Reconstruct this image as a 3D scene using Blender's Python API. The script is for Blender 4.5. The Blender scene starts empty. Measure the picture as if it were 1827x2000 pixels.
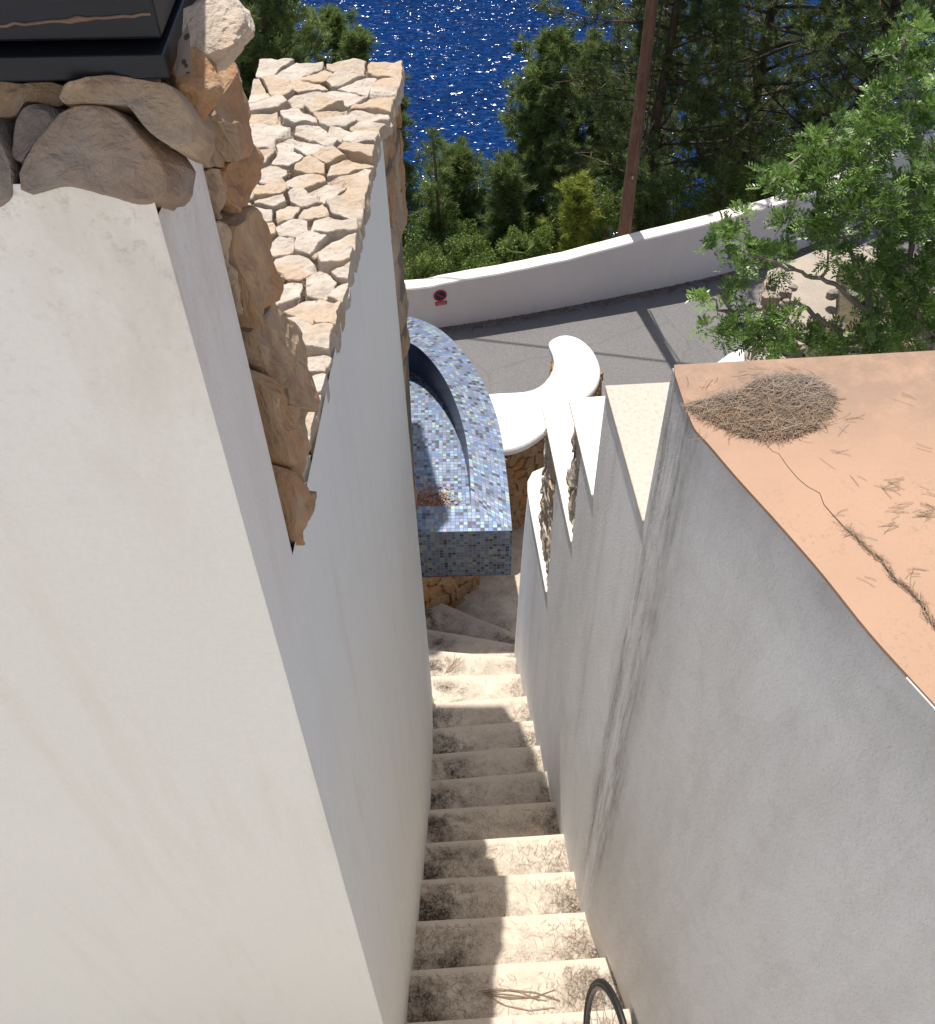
import bpy, math, random
import numpy as np
from mathutils import Vector, Matrix, noise
D=bpy.data
sc=bpy.context.scene
COL=sc.collection
# ---------------------------------------------------------------- camera
F=2000.;CX,CY=913.5,1000.
_nd=np.array([(946-CX)/F,-(2709-CY)/F,-1.]);_nd/=np.linalg.norm(_nd)
_Z=-_nd; _v=np.array([0,0,-1.]); _Y=_v-_v.dot(_Z)*_Z; _Y/=np.linalg.norm(_Y); _X=np.cross(_Y,_Z)
R=np.array([_X,_Y,_Z])
cam_d=D.cameras.new('camera'); cam=D.objects.new('camera',cam_d); COL.objects.link(cam)
cam_d.sensor_fit='HORIZONTAL'; cam_d.sensor_width=36; cam_d.lens=36*F/1827.
cam_d.clip_start=.05; cam_d.clip_end=3000
cam.matrix_world=Matrix([list(R[0])+[0],list(R[1])+[0],list(R[2])+[0],[0,0,0,1]])
sc.camera=cam
# ---------------------------------------------------------------- light
SUN_AZ=math.radians(-13.5); SUN_EL=math.radians(66.)      # azimuth from +Y, negative = left
w=D.worlds.new("World"); sc.world=w; w.use_nodes=True
nt=w.node_tree; nt.nodes.clear()
sky=nt.nodes.new('ShaderNodeTexSky'); sky.sky_type='NISHITA'; sky.sun_disc=False
sky.sun_elevation=SUN_EL; sky.sun_rotation=SUN_AZ; sky.air_density=.8; sky.dust_density=2.6
bg=nt.nodes.new('ShaderNodeBackground'); bg.inputs[1].default_value=.095
wo=nt.nodes.new('ShaderNodeOutputWorld'); nt.links.new(sky.outputs[0],bg.inputs[0]); nt.links.new(bg.outputs[0],wo.inputs[0])
sd=D.lights.new('sun','SUN'); sd.energy=4.3; sd.angle=math.radians(.53); sd.color=(1,.95,.87)
so=D.objects.new('sun',sd); COL.objects.link(so)
sv=Vector((math.sin(SUN_AZ)*math.cos(SUN_EL),math.cos(SUN_AZ)*math.cos(SUN_EL),math.sin(SUN_EL)))
so.rotation_euler=sv.to_track_quat('Z','Y').to_euler(); so.location=sv*60
vs=sc.view_settings; vs.view_transform='Standard'; vs.look='None'; vs.exposure=0.44; vs.gamma=1
# ---------------------------------------------------------------- maths helpers
def ray(x,y): return R@np.array([(x-CX)/F,-(y-CY)/F,-1.])
def place(px,py,Y):
    d=ray(px,py); return d*(Y/d[1])
def atz(x,y,z):
    d=ray(x,y); return d*(z/d[2])
def atplane(x,y,P,N):
    d=ray(x,y); return d*(np.dot(P,N)/np.dot(d,N))
def aty(x,y,Yv):
    d=ray(x,y); return d*(Yv/d[1])
rnd=random.Random(7)
NP=np.random.RandomState(11)
# ---------------------------------------------------------------- object helpers
def tag(o,label=None,cat=None,group=None,kind=None):
    if label:o['label']=label
    if cat:o['category']=cat
    if group:o['group']=group
    if kind:o['kind']=kind
    return o
def empty(name,loc,label,cat,group=None):
    o=D.objects.new(name,None); o.location=loc; COL.objects.link(o); o.empty_display_size=.1
    return tag(o,label,cat,group)
def link(name,me,mat=None,parent=None,loc=None):
    if mat and not me.materials: me.materials.append(mat)
    o=D.objects.new(name,me); COL.objects.link(o)
    if parent:
        o.parent=parent
        o.location=-Vector(parent.location) if loc is None else loc
    elif loc is not None: o.location=loc
    return o
def obj(name,verts,faces,mat=None,parent=None,smooth=False,uvs=None,loc=None):
    me=D.meshes.new(name); me.from_pydata([tuple(map(float,v)) for v in verts],[],[tuple(f) for f in faces])
    if uvs is not None:
        ul=me.uv_layers.new(name='UVMap'); k=0
        for f in faces:
            for vi in f: ul.data[k].uv=uvs[vi]; k+=1
    if smooth: me.polygons.foreach_set('use_smooth',[True]*len(me.polygons))
    me.update()
    return link(name,me,mat,parent,loc)
def tri_obj(name,V,mat,parent=None,n=3,loc=None,shade=None):
    """V: (k,n,3) array of separate polygons"""
    k=V.shape[0]; me=D.meshes.new(name)
    me.vertices.add(k*n); me.vertices.foreach_set('co',V.astype(np.float32).ravel())
    me.loops.add(k*n); me.loops.foreach_set('vertex_index',np.arange(k*n,dtype=np.int32))
    me.polygons.add(k); me.polygons.foreach_set('loop_start',np.arange(0,k*n,n,dtype=np.int32))
    me.polygons.foreach_set('loop_total',np.full(k,n,dtype=np.int32))
    if shade is not None:
        a=me.attributes.new('tint','FLOAT','FACE'); a.data.foreach_set('value',shade.astype(np.float32))
    me.update(calc_edges=True)
    return link(name,me,mat,parent,loc)
class MB:
    def __init__(s): s.v=[]; s.f=[]
    def box(s,x0,x1,y0,y1,z0,z1):
        b=len(s.v); s.v+=[(x,y,z) for z in(z0,z1) for y in(y0,y1) for x in(x0,x1)]
        s.f+=[tuple(b+i for i in q) for q in((0,2,3,1),(4,5,7,6),(0,1,5,4),(2,6,7,3),(0,4,6,2),(1,3,7,5))]
    def prism(s,poly,z0,z1):
        n=len(poly); b=len(s.v)
        zz0=z0 if hasattr(z0,'__len__') else [z0]*n; zz1=z1 if hasattr(z1,'__len__') else [z1]*n
        s.v+=[(p[0],p[1],z) for p,z in zip(poly,zz0)]+[(p[0],p[1],z) for p,z in zip(poly,zz1)]
        s.f+=[tuple(b+i for i in range(n))[::-1],tuple(b+n+i for i in range(n))]
        for i in range(n):
            j=(i+1)%n; s.f.append((b+i,b+j,b+n+j,b+n+i))
    def loft(s,rings,closed=True,caps=True):
        b=len(s.v); n=len(rings[0])
        for r in rings: s.v+=[tuple(p) for p in r]
        for k in range(len(rings)-1):
            for i in range(n if closed else n-1):
                j=(i+1)%n; s.f.append((b+k*n+i,b+k*n+j,b+(k+1)*n+j,b+(k+1)*n+i))
        if caps:
            s.f.append(tuple(b+i for i in range(n))[::-1]); m=b+(len(rings)-1)*n; s.f.append(tuple(m+i for i in range(n)))
    def tube(s,pts,rad,n=8):
        pts=[Vector(p) for p in pts]; rings=[]
        for i,p in enumerate(pts):
            t=(pts[min(i+1,len(pts)-1)]-pts[max(i-1,0)]).normalized()
            a=t.cross(Vector((.13,.21,.97))).normalized(); b2=t.cross(a)
            r=rad[i] if hasattr(rad,'__len__') else rad
            rings.append([p+(a*math.cos(2*math.pi*k/n)+b2*math.sin(2*math.pi*k/n))*r for k in range(n)])
        s.loft(rings)
    def build(s,name,mat,parent=None,smooth=False,bevel=0,seg=2):
        o=obj(name,s.v,s.f,mat,parent,smooth)
        if bevel:
            m=o.modifiers.new('bevel','BEVEL'); m.width=bevel; m.segments=seg; m.limit_method='ANGLE'
        return o
# ---------------------------------------------------------------- materials
class M:
    def __init__(s,name):
        s.m=D.materials.new(name); s.m.use_nodes=True; s.t=s.m.node_tree; s.t.nodes.clear()
        s.o=s.n('ShaderNodeOutputMaterial'); s.p=s.n('ShaderNodeBsdfPrincipled'); s.l(s.p.outputs[0],s.o.inputs[0])
        s.geo=None
    def n(s,t,**k):
        x=s.t.nodes.new(t)
        for a,b in k.items(): setattr(x,a,b)
        return x
    def l(s,a,b): s.t.links.new(a,b)
    def inp(s,x,k,v):
        if v is None: return
        if hasattr(v,'is_output') or isinstance(v,bpy.types.NodeSocket): s.l(v,x.inputs[k])
        else: x.inputs[k].default_value=v
    def pos(s,scale=(1,1,1),rot=(0,0,0),kind='Object'):
        c=s.n('ShaderNodeTexCoord'); mp=s.n('ShaderNodeMapping'); mp.inputs['Scale'].default_value=scale; mp.inputs['Rotation'].default_value=rot
        s.l(c.outputs[kind],mp.inputs[0]); return mp.outputs[0]
    def wpos(s,scale=(1,1,1),loc=(0,0,0)):
        c=s.n('ShaderNodeNewGeometry'); mp=s.n('ShaderNodeMapping'); mp.inputs['Scale'].default_value=scale; mp.inputs['Location'].default_value=loc
        s.l(c.outputs['Position'],mp.inputs[0]); return mp.outputs[0]
    def noise(s,vec,scale,detail=4,rough=.55,dist=0,out='Fac'):
        x=s.n('ShaderNodeTexNoise'); s.inp(x,'Vector',vec); x.inputs['Scale'].default_value=scale; x.inputs['Detail'].default_value=detail
        x.inputs['Roughness'].default_value=rough; x.inputs['Distortion'].default_value=dist; return x.outputs[out]
    def vor(s,vec,scale,feature='F1',out='Distance'):
        x=s.n('ShaderNodeTexVoronoi',feature=feature); s.inp(x,'Vector',vec); x.inputs['Scale'].default_value=scale; return x.outputs[out]
    def ramp(s,fac,stops,interp='LINEAR'):
        x=s.n('ShaderNodeValToRGB'); x.color_ramp.interpolation=interp; e=x.color_ramp.elements
        while len(e)<len(stops): e.new(.5)
        for a,(p,c) in zip(e,stops):
            a.position=p; a.color=(c,c,c,1) if not hasattr(c,'__len__') else tuple(c)+(1,)
        s.inp(x,'Fac',fac); return x.outputs[0]
    def mix(s,fac,a,b,mode='MIX'):
        x=s.n('ShaderNodeMix',data_type='RGBA',blend_type=mode)
        for k,v in((0,fac),(6,a),(7,b)):
            if isinstance(v,tuple): v=v+(1,) if len(v)==3 else v
            s.inp(x,k,v)
        return x.outputs[2]
    def math(s,op,a,b=None,c=None,clamp=False):
        x=s.n('ShaderNodeMath',operation=op); x.use_clamp=clamp; s.inp(x,0,a); s.inp(x,1,b)
        if c is not None: s.inp(x,2,c)
        return x.outputs[0]
    def bump(s,h,strength=.3,dist=.01,normal=None):
        x=s.n('ShaderNodeBump'); x.inputs['Strength'].default_value=strength; x.inputs['Distance'].default_value=dist
        s.l(h,x.inputs['Height'])
        if normal: s.l(normal,x.inputs['Normal'])
        return x.outputs[0]
    def fin(s,col=None,rough=.8,normal=None,metal=None,spec=None):
        s.inp(s.p,'Base Color',col if not isinstance(col,tuple) else col+(1,)); s.inp(s.p,'Roughness',rough)
        s.inp(s.p,'Metallic',metal); s.inp(s.p,'Specular IOR Level',spec)
        if normal: s.l(normal,s.p.inputs['Normal'])
        return s.m
    def xyz(s):
        c=s.n('ShaderNodeNewGeometry'); x=s.n('ShaderNodeSeparateXYZ'); s.l(c.outputs['Position'],x.inputs[0]); return x.outputs

def mat_plaster_left():
    m=M('white_plaster'); v=m.wpos((1,1,.10)); w2=m.wpos()
    st=m.noise(v,9,5,.6,.2); st2=m.noise(w2,1.3,4,.6)
    c=m.mix(m.ramp(st,[(.52,0),(.78,.38)]),(.79,.785,.755),(.64,.57,.48))
    c=m.mix(m.ramp(st2,[(.42,0),(.65,.5)]),c,(.82,.81,.78))
    z=m.xyz()[2]
    hi=m.math('MULTIPLY_ADD',z,1.1,1.75,clamp=True)        # weathering under the coping
    a=m.ramp(m.noise(m.wpos((1,1,.35)),4.5,5,.65,.3),[(.50,0),(.72,.55)])
    c=m.mix(m.math('MULTIPLY',a,m.math('POWER',hi,1.3)),c,(.48,.38,.28))
    dk=m.ramp(m.noise(w2,40,5,.75),[(.55,0),(.70,.5)])
    c=m.mix(m.math('MULTIPLY',dk,m.math('POWER',hi,4.)),c,(.35,.29,.23))
    gr=m.noise(w2,120,4,.7)
    c=m.mix(m.ramp(gr,[(.45,0),(.75,.16)]),c,(.55,.52,.48))
    h=m.math('ADD',m.math('MULTIPLY',m.noise(w2,7,5,.65),1.),m.math('MULTIPLY',gr,.25))
    return m.fin(c,.85,m.bump(h,.45,.012))
def mat_plaster_right():
    m=M('rough_grey_plaster'); v=m.wpos((1,1,.22)); w2=m.wpos()
    st=m.noise(v,3.2,6,.7,.25); fine=m.noise(m.wpos((1,1,.4)),30,4,.7); mot=m.noise(w2,11,5,.7)
    c=m.mix(m.ramp(st,[(.42,0),(.74,.55)]),(.80,.80,.81),(.50,.48,.46))
    c=m.mix(m.ramp(fine,[(.42,0),(.7,.4)]),c,(.76,.76,.76))
    c=m.mix(m.ramp(mot,[(.5,0),(.75,.25)]),c,(.48,.46,.45))
    X,Y,Z=m.xyz()[0:3]
    # rain stains running straight down from the corner of the roof slab
    yy=m.math('ADD',Y,m.math('MULTIPLY',m.math('SUBTRACT',m.noise(w2,1.6,5,.7),.5),.16))
    b1=m.ramp(m.math('ABSOLUTE',m.math('SUBTRACT',yy,2.10)),[(0,1),(.03,.75),(.08,.2),(.16,0)])
    b2=m.ramp(m.math('ABSOLUTE',m.math('SUBTRACT',yy,1.96)),[(0,.85),(.05,.6),(.12,0)])
    b3=m.ramp(m.math('ABSOLUTE',m.math('SUBTRACT',yy,2.58)),[(0,.3),(.02,.1),(.06,0)])
    zz=m.ramp(m.math('MULTIPLY_ADD',Z,.2,1.3,clamp=True),[(0,0),(.12,.3),(.4,1),(.8,.8),(.9,1)])
    br=m.ramp(m.noise(m.wpos((7,7,.55)),5.,6,.75),[(.34,0),(.60,1)])
    gr_=m.ramp(m.noise(m.wpos((1,1,.3)),60,3,.8),[(.3,.45),(.62,1)])
    s_=m.math('MULTIPLY',m.math('MULTIPLY',m.math('MULTIPLY',m.math('MAXIMUM',m.math('MAXIMUM',b1,b2),b3),zz),br),gr_)
    c=m.mix(m.math('MULTIPLY',s_,.95),c,(.15,.12,.095))
    top=m.ramp(m.math('MULTIPLY_ADD',Z,2.,4.82,clamp=True),[(.3,0),(1,.55)])
    c=m.mix(m.math('MULTIPLY',top,m.ramp(m.noise(w2,3,3),[(.35,.3),(.65,1)])),c,(.22,.215,.215))
    h=m.math('ADD',m.math('MULTIPLY',m.noise(w2,75,4,.75),.7),m.math('MULTIPLY',m.noise(w2,9,3),.3))
    return m.fin(c,.7,m.bump(h,1.,.011))
def mat_white_paint(name='white_paint',col=(.80,.79,.76),k=.25):
    m=M(name); w2=m.wpos(); c=m.mix(m.ramp(m.noise(w2,2.5,5,.65),[(.45,0),(.75,k)]),col,tuple(x*.62 for x in col))
    c=m.mix(m.ramp(m.noise(m.wpos((1,1,.2)),9,4,.6),[(.55,0),(.8,k)]),c,(.45,.40,.34))
    return m.fin(c,.75,m.bump(m.noise(w2,30,4,.6),.3,.006))
def mat_coping(name,col):
    m=M(name); w2=m.wpos(); c=m.mix(m.ramp(m.noise(w2,60,3,.7),[(.5,0),(.68,.6)]),col,tuple(x*.6 for x in col))
    c=m.mix(m.ramp(m.noise(w2,6,4,.6),[(.4,0),(.7,.35)]),c,(.5,.42,.33))
    return m.fin(c,.85,m.bump(m.noise(w2,60,3,.6),.3,.004))
def mat_stone(name,light,dark,ora,oamt=.4,grey=0.3,scl=(1,1,1)):
    m=M(name); w2=m.wpos(scl); oi=m.n('ShaderNodeObjectInfo')
    off=m.n('ShaderNodeVectorMath',operation='ADD'); m.l(w2,off.inputs[0])
    cb=m.n('ShaderNodeCombineXYZ'); m.l(m.math('MULTIPLY',oi.outputs['Random'],37.),cb.inputs[0]); m.l(m.math('MULTIPLY',oi.outputs['Random'],11.),cb.inputs[1]); m.l(cb.outputs[0],off.inputs[1])
    v=off.outputs[0]
    n1=m.noise(v,6,6,.62,.7); n2=m.noise(v,17,5,.65,.4); n3=m.noise(v,3,3,.5,.8); n4=m.noise(v,60,4,.7)
    c=m.mix(m.ramp(n1,[(.38,0),(.66,1)]),light,dark)
    c=m.mix(m.ramp(m.math('ADD',n3,m.math('MULTIPLY',m.math('SUBTRACT',oi.outputs['Random'],.5),.3)),[(.5,0),(.62,oamt)]),c,ora)
    c=m.mix(m.ramp(n2,[(.54,0),(.68,grey)]),c,(.30,.27,.24))
    c=m.mix(m.ramp(n4,[(.55,0),(.7,.3)]),c,tuple(min(.85,x*1.25) for x in light))
    vv=m.vor(m.noise(v,4,2,.5,out='Color'),9)
    ov=m.mix(.12,v,m.noise(v,9,3,.6,out='Color')); 
    crk=m.ramp(m.vor(ov,5.,'DISTANCE_TO_EDGE'),[(0,0),(.012,1)])
    h=m.math('ADD',m.math('ADD',m.math('MULTIPLY',n1,.9),m.math('MULTIPLY',n2,.8)),m.math('MULTIPLY',n4,.3))
    return m.fin(c,.9,m.bump(h,1.,.016))
def mat_plain(name,col,rough=.7,metal=0,bs=0,scale=40,var=.25):
    m=M(name); w2=m.wpos(); n1=m.noise(w2,scale,4,.6)
    c=m.mix(m.ramp(n1,[(.35,0),(.7,var)]),col,tuple(x*.5 for x in col))
    return m.fin(c,rough,m.bump(n1,bs,.004) if bs else None,metal)
def mat_orange():
    m=M('orange_roof_paint'); w2=m.wpos()
    c=m.mix(m.ramp(m.noise(w2,2.2,5,.6),[(.35,0),(.7,.6)]),(.385,.245,.165),(.325,.205,.135))
    Y=m.xyz()[1]
    far=m.math('MULTIPLY',m.ramp(m.math('SUBTRACT',Y,1.75),[(0,0),(.3,.85),(.45,1)]),m.ramp(m.noise(w2,7,6,.75),[(.36,.1),(.54,1)]))
    c=m.mix(m.math('MULTIPLY',far,.8),c,(.22,.15,.11))
    c=m.mix(m.math('MULTIPLY',m.ramp(m.noise(w2,95,3,.7),[(.54,0),(.66,.85)]),m.ramp(m.noise(w2,3.5,4,.6),[(.42,.1),(.62,1)])),c,(.24,.17,.12))
    return m.fin(c,.8,m.bump(m.noise(w2,45,4,.6),.35,.004))
def mat_step():
    m=M('cream_step_stone'); w2=m.wpos(); u=m.n('ShaderNodeUVMap'); s=m.n('ShaderNodeSeparateXYZ'); m.l(u.outputs[0],s.inputs[0])
    c=m.mix(m.ramp(m.noise(w2,7,5,.65),[(.35,0),(.7,.7)]),(.60,.525,.435),(.50,.43,.35))
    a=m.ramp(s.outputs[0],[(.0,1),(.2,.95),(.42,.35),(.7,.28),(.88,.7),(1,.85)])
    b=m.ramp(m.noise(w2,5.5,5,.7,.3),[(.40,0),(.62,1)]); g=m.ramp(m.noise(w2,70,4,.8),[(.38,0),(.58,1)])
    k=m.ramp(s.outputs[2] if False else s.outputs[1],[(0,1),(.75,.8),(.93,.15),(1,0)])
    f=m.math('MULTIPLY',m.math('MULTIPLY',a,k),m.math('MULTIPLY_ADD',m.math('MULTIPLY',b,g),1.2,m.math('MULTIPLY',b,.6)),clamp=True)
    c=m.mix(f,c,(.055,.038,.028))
    c=m.mix(m.ramp(m.noise(w2,150,3,.7),[(.6,0),(.72,.45)]),c,(.25,.19,.14))
    return m.fin(c,.85,m.bump(m.noise(w2,60,4,.6),.3,.004))
def mat_tile():
    m=M('iridescent_mosaic'); u=m.n('ShaderNodeUVMap'); T=.0335
    sc_=m.n('ShaderNodeVectorMath',operation='SCALE'); m.l(u.outputs[0],sc_.inputs[0]); sc_.inputs[3].default_value=1/T
    fl=m.n('ShaderNodeVectorMath',operation='FLOOR'); m.l(sc_.outputs[0],fl.inputs[0])
    fr=m.n('ShaderNodeVectorMath',operation='FRACTION'); m.l(sc_.outputs[0],fr.inputs[0])
    wn=m.n('ShaderNodeTexWhiteNoise',noise_dimensions='2D'); m.l(fl.outputs[0],wn.inputs['Vector'])
    s=m.n('ShaderNodeSeparateXYZ'); m.l(fr.outputs[0],s.inputs[0])
    def edge(x): return m.math('GREATER_THAN',m.math('ABSOLUTE',m.math('SUBTRACT',x,.5)),.445)
    g=m.math('MAXIMUM',edge(s.outputs[0]),edge(s.outputs[1]))
    P=[(.26,.28,.38),(.33,.36,.50),(.20,.22,.30),(.30,.33,.45),(.055,.06,.075),(.40,.43,.56),(.24,.27,.36),(.42,.62,.50),(.29,.31,.42),(.045,.05,.06),
       (.36,.38,.52),(.16,.33,.66),(.27,.29,.38),(.52,.40,.46),(.22,.24,.32),(.36,.55,.62),(.31,.34,.46),(.08,.085,.10),(.52,.55,.66),(.56,.60,.42)]
    col=m.ramp(wn.outputs[0],[(i/len(P),c) for i,c in enumerate(P)],'CONSTANT')
    col=m.mix(m.math('MULTIPLY',m.noise(m.wpos(),1.1,2),.3),col,(.30,.33,.46)); col=m.mix(1.,col,(.27,.325,.38),'MULTIPLY')
    col=m.mix(g,col,(.16,.16,.17))
    ro=m.math('MULTIPLY_ADD',g,.4,.40)
    h=m.math('SUBTRACT',1.,g); wv=m.n('ShaderNodeSeparateColor'); m.l(wn.outputs[1],wv.inputs[0])
    hh=m.math('ADD',h,m.math('MULTIPLY',m.math('MULTIPLY',s.outputs[0],m.math('SUBTRACT',wv.outputs[1],.5)),1.2))
    hh=m.math('ADD',hh,m.math('MULTIPLY',m.math('MULTIPLY',s.outputs[1],m.math('SUBTRACT',wv.outputs[2],.5)),1.2))
    met=m.math('MULTIPLY',m.math('SUBTRACT',1.,g),.62)
    return m.fin(col,ro,m.bump(hh,.35,.003),met)
def mat_asphalt():
    m=M('asphalt'); w2=m.wpos()
    c=m.mix(m.ramp(m.noise(w2,.6,5,.6,.5),[(.35,0),(.7,.6)]),(.155,.15,.15),(.12,.115,.115))
    c=m.mix(m.ramp(m.noise(w2,55,3,.8),[(.45,0),(.7,.6)]),c,(.25,.24,.235))
    c=m.mix(m.ramp(m.noise(w2,42,3,.8),[(.5,0),(.7,.5)]),c,(.06,.06,.06))
    ck=m.ramp(m.vor(m.mix(.25,w2,m.noise(w2,1.2,4,.7,out='Color')),.55,'DISTANCE_TO_EDGE'),[(0,1),(.006,0)])
    c=m.mix(m.math('MULTIPLY',ck,.3),c,(.07,.07,.07))
    return m.fin(c,.9,m.bump(m.noise(w2,60,3,.7),.4,.006))
def mat_sea(sc1=5.2,tilt=1.3,rough=.14,fac=.034):
    m=M('sea_water'); a=m.wpos((.55,1.0,1)); b=m.wpos((.8,1.25,1),(3,7,0))
    n1=m.noise(a,.55,3,.55,.4); n2=m.noise(b,2.0,4,.62,.5); n3=m.noise(b,6.5,3,.6)
    h=m.math('ADD',m.math('MULTIPLY',n1,1.1),m.math('ADD',m.math('MULTIPLY',n2,.6),m.math('MULTIPLY',n3,.2)))
    c=m.mix(m.ramp(m.noise(a,.09,4,.6),[(.35,0),(.7,1)]),(.0022,.040,.17),(.003,.056,.23))
    c=m.mix(m.ramp(m.math('ADD',m.math('MULTIPLY',n2,.6),m.math('MULTIPLY',n3,.4)),[(.40,0),(.60,1)]),(.0006,.010,.055),c)
    d=m.n('ShaderNodeBsdfDiffuse'); m.l(c,d.inputs[0]); m.l(m.bump(h,1.,.8),d.inputs['Normal'])
    # wavelets: every small facet of the surface has its own slope, so some of them catch the sun
    wv=m.mix(.25,m.wpos((.55,1.0,0)),m.noise(a,3.,3,.6,out='Color'))
    vc=m.vor(wv,sc1,'F1','Color'); sb=m.n('ShaderNodeVectorMath',operation='SUBTRACT'); m.l(vc,sb.inputs[0]); sb.inputs[1].default_value=(.5,.5,.5)
    ml=m.n('ShaderNodeVectorMath',operation='MULTIPLY'); m.l(sb.outputs[0],ml.inputs[0]); ml.inputs[1].default_value=(tilt,tilt,0)
    ad=m.n('ShaderNodeVectorMath',operation='ADD'); m.l(ml.outputs[0],ad.inputs[0]); m.l(m.bump(n1,.9,1.3),ad.inputs[1])
    nm=m.n('ShaderNodeVectorMath',operation='NORMALIZE'); m.l(ad.outputs[0],nm.inputs[0])
    g=m.n('ShaderNodeBsdfGlossy'); g.inputs['Roughness'].default_value=rough; m.l(nm.outputs[0],g.inputs['Normal'])
    mx=m.n('ShaderNodeMixShader'); mx.inputs[0].default_value=fac; m.l(d.outputs[0],mx.inputs[1]); m.l(g.outputs[0],mx.inputs[2]); m.l(mx.outputs[0],m.o.inputs[0])
    return m.m
def mat_leaf(name,c1,c2,trans=.25,rough=.55,dry=None):
    m=M(name); a=m.n('ShaderNodeAttribute',attribute_name='tint')
    c=m.mix(a.outputs['Fac'],c1,c2)
    if dry: c=m.mix(m.ramp(a.outputs['Fac'],[(.0,1),(.06,0)]),c,dry)
    m.fin(c,rough)
    t=m.n('ShaderNodeBsdfTranslucent'); m.l(c,t.inputs[0]); mx=m.n('ShaderNodeMixShader'); mx.inputs[0].default_value=trans
    m.l(m.p.outputs[0],mx.inputs[1]); m.l(t.outputs[0],mx.inputs[2]); m.l(mx.outputs[0],m.o.inputs[0])
    return m.m
def mat_wood(name,c1,c2):
    m=M(name); v=m.wpos((1,1,.12)); n1=m.noise(v,26,5,.7,.3); n2=m.noise(m.wpos(),4,4,.6)
    c=m.mix(m.ramp(n1,[(.35,0),(.65,1)]),c1,c2); c=m.mix(m.ramp(n2,[(.5,0),(.7,.4)]),c,tuple(x*1.5 for x in c1))
    return m.fin(c,.9,m.bump(n1,.8,.015))
def mat_ground():
    m=M('dry_hillside_soil'); w2=m.wpos(); c=m.mix(m.noise(w2,1.2,6,.7),(.10,.075,.045),(.045,.05,.022))
    c=m.mix(m.ramp(m.noise(w2,14,4,.7),[(.5,0),(.7,.7)]),c,(.16,.10,.06))
    return m.fin(c,.95,m.bump(m.noise(w2,8,5,.7),.8,.08))

PL=mat_plaster_left(); PR=mat_plaster_right(); WP=mat_white_paint('white_paint',(.78,.77,.74),.35); WPS=mat_white_paint('parapet_paint',(.79,.73,.68),.15)
CO=mat_coping('pinkish_coping',(.50,.43,.375)); COW=mat_white_paint('cream_coping',(.80,.77,.68),.3)
ST=mat_stone('pale_limestone',(.50,.445,.385),(.37,.31,.25),(.41,.28,.16),.55,.55)
STB=mat_stone('brown_limestone',(.42,.33,.23),(.29,.20,.13),(.36,.19,.08),.75,.5)
STW=mat_stone('wall_fieldstone',(.34,.22,.115),(.24,.145,.07),(.34,.15,.05),.8,.35)
STD=mat_stone('grey_weathered_stone',(.30,.25,.21),(.17,.145,.13),(.34,.20,.10),.5,.75)
STV=mat_stone('veined_brown_limestone',(.42,.33,.23),(.25,.165,.10),(.34,.165,.065),.6,.55,(1,1,.3))
MO=mat_plain('mortar',(.17,.14,.115),.95,0,.6,30,.5); MOD=mat_plain('dark_mortar',(.16,.12,.09),.95,0,.6,30,.5)
OR=mat_orange(); SM=mat_step(); TI=mat_tile(); AS=mat_asphalt(); SEA=mat_sea(); GR=mat_ground()
NEEDLE=mat_leaf('dry_needles',(.10,.062,.038),(.33,.235,.155),.05,.8)
NEEDLE2=mat_leaf('grey_dry_needles',(.13,.105,.085),(.31,.26,.215),.05,.8)
# ---------------------------------------------------------------- stones
def chaikin(P,n=1,q=.25):
    for _ in range(n):
        Q=[]
        for i in range(len(P)):
            a=P[i];b=P[(i+1)%len(P)]; Q+=[a*(1-q)+b*q,a*q+b*(1-q)]
        P=Q
    return P
def resample(P,n):
    P=[np.array(p) for p in P]; L=[0]
    for i in range(len(P)): L.append(L[-1]+np.linalg.norm(P[(i+1)%len(P)]-P[i]))
    out=[]; T=L[-1]; i=0
    for k in range(n):
        s=T*k/n
        while L[i+1]<s: i+=1
        a=P[i];b=P[(i+1)%len(P)]; t=(s-L[i])/max(L[i+1]-L[i],1e-9); out.append(a*(1-t)+b*t)
    return out
def clip(poly,p,n):
    out=[]
    for i in range(len(poly)):
        a=poly[i];b=poly[(i+1)%len(poly)]; da=np.dot(a-p,n);db=np.dot(b-p,n)
        if da<=0: out.append(a)
        if da*db<0: out.append(a+(b-a)*(da/(da-db)))
    return out
def voronoi(seeds,bound):
    seeds=[np.array(s,float) for s in seeds]; bound=[np.array(b,float) for b in bound]; res=[]
    for i,s in enumerate(seeds):
        c=bound
        for j,t in enumerate(seeds):
            if i!=j and len(c)>2: c=clip(c,(s+t)/2,(t-s))
        res.append(c if len(c)>2 else None)
    return res
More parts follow.
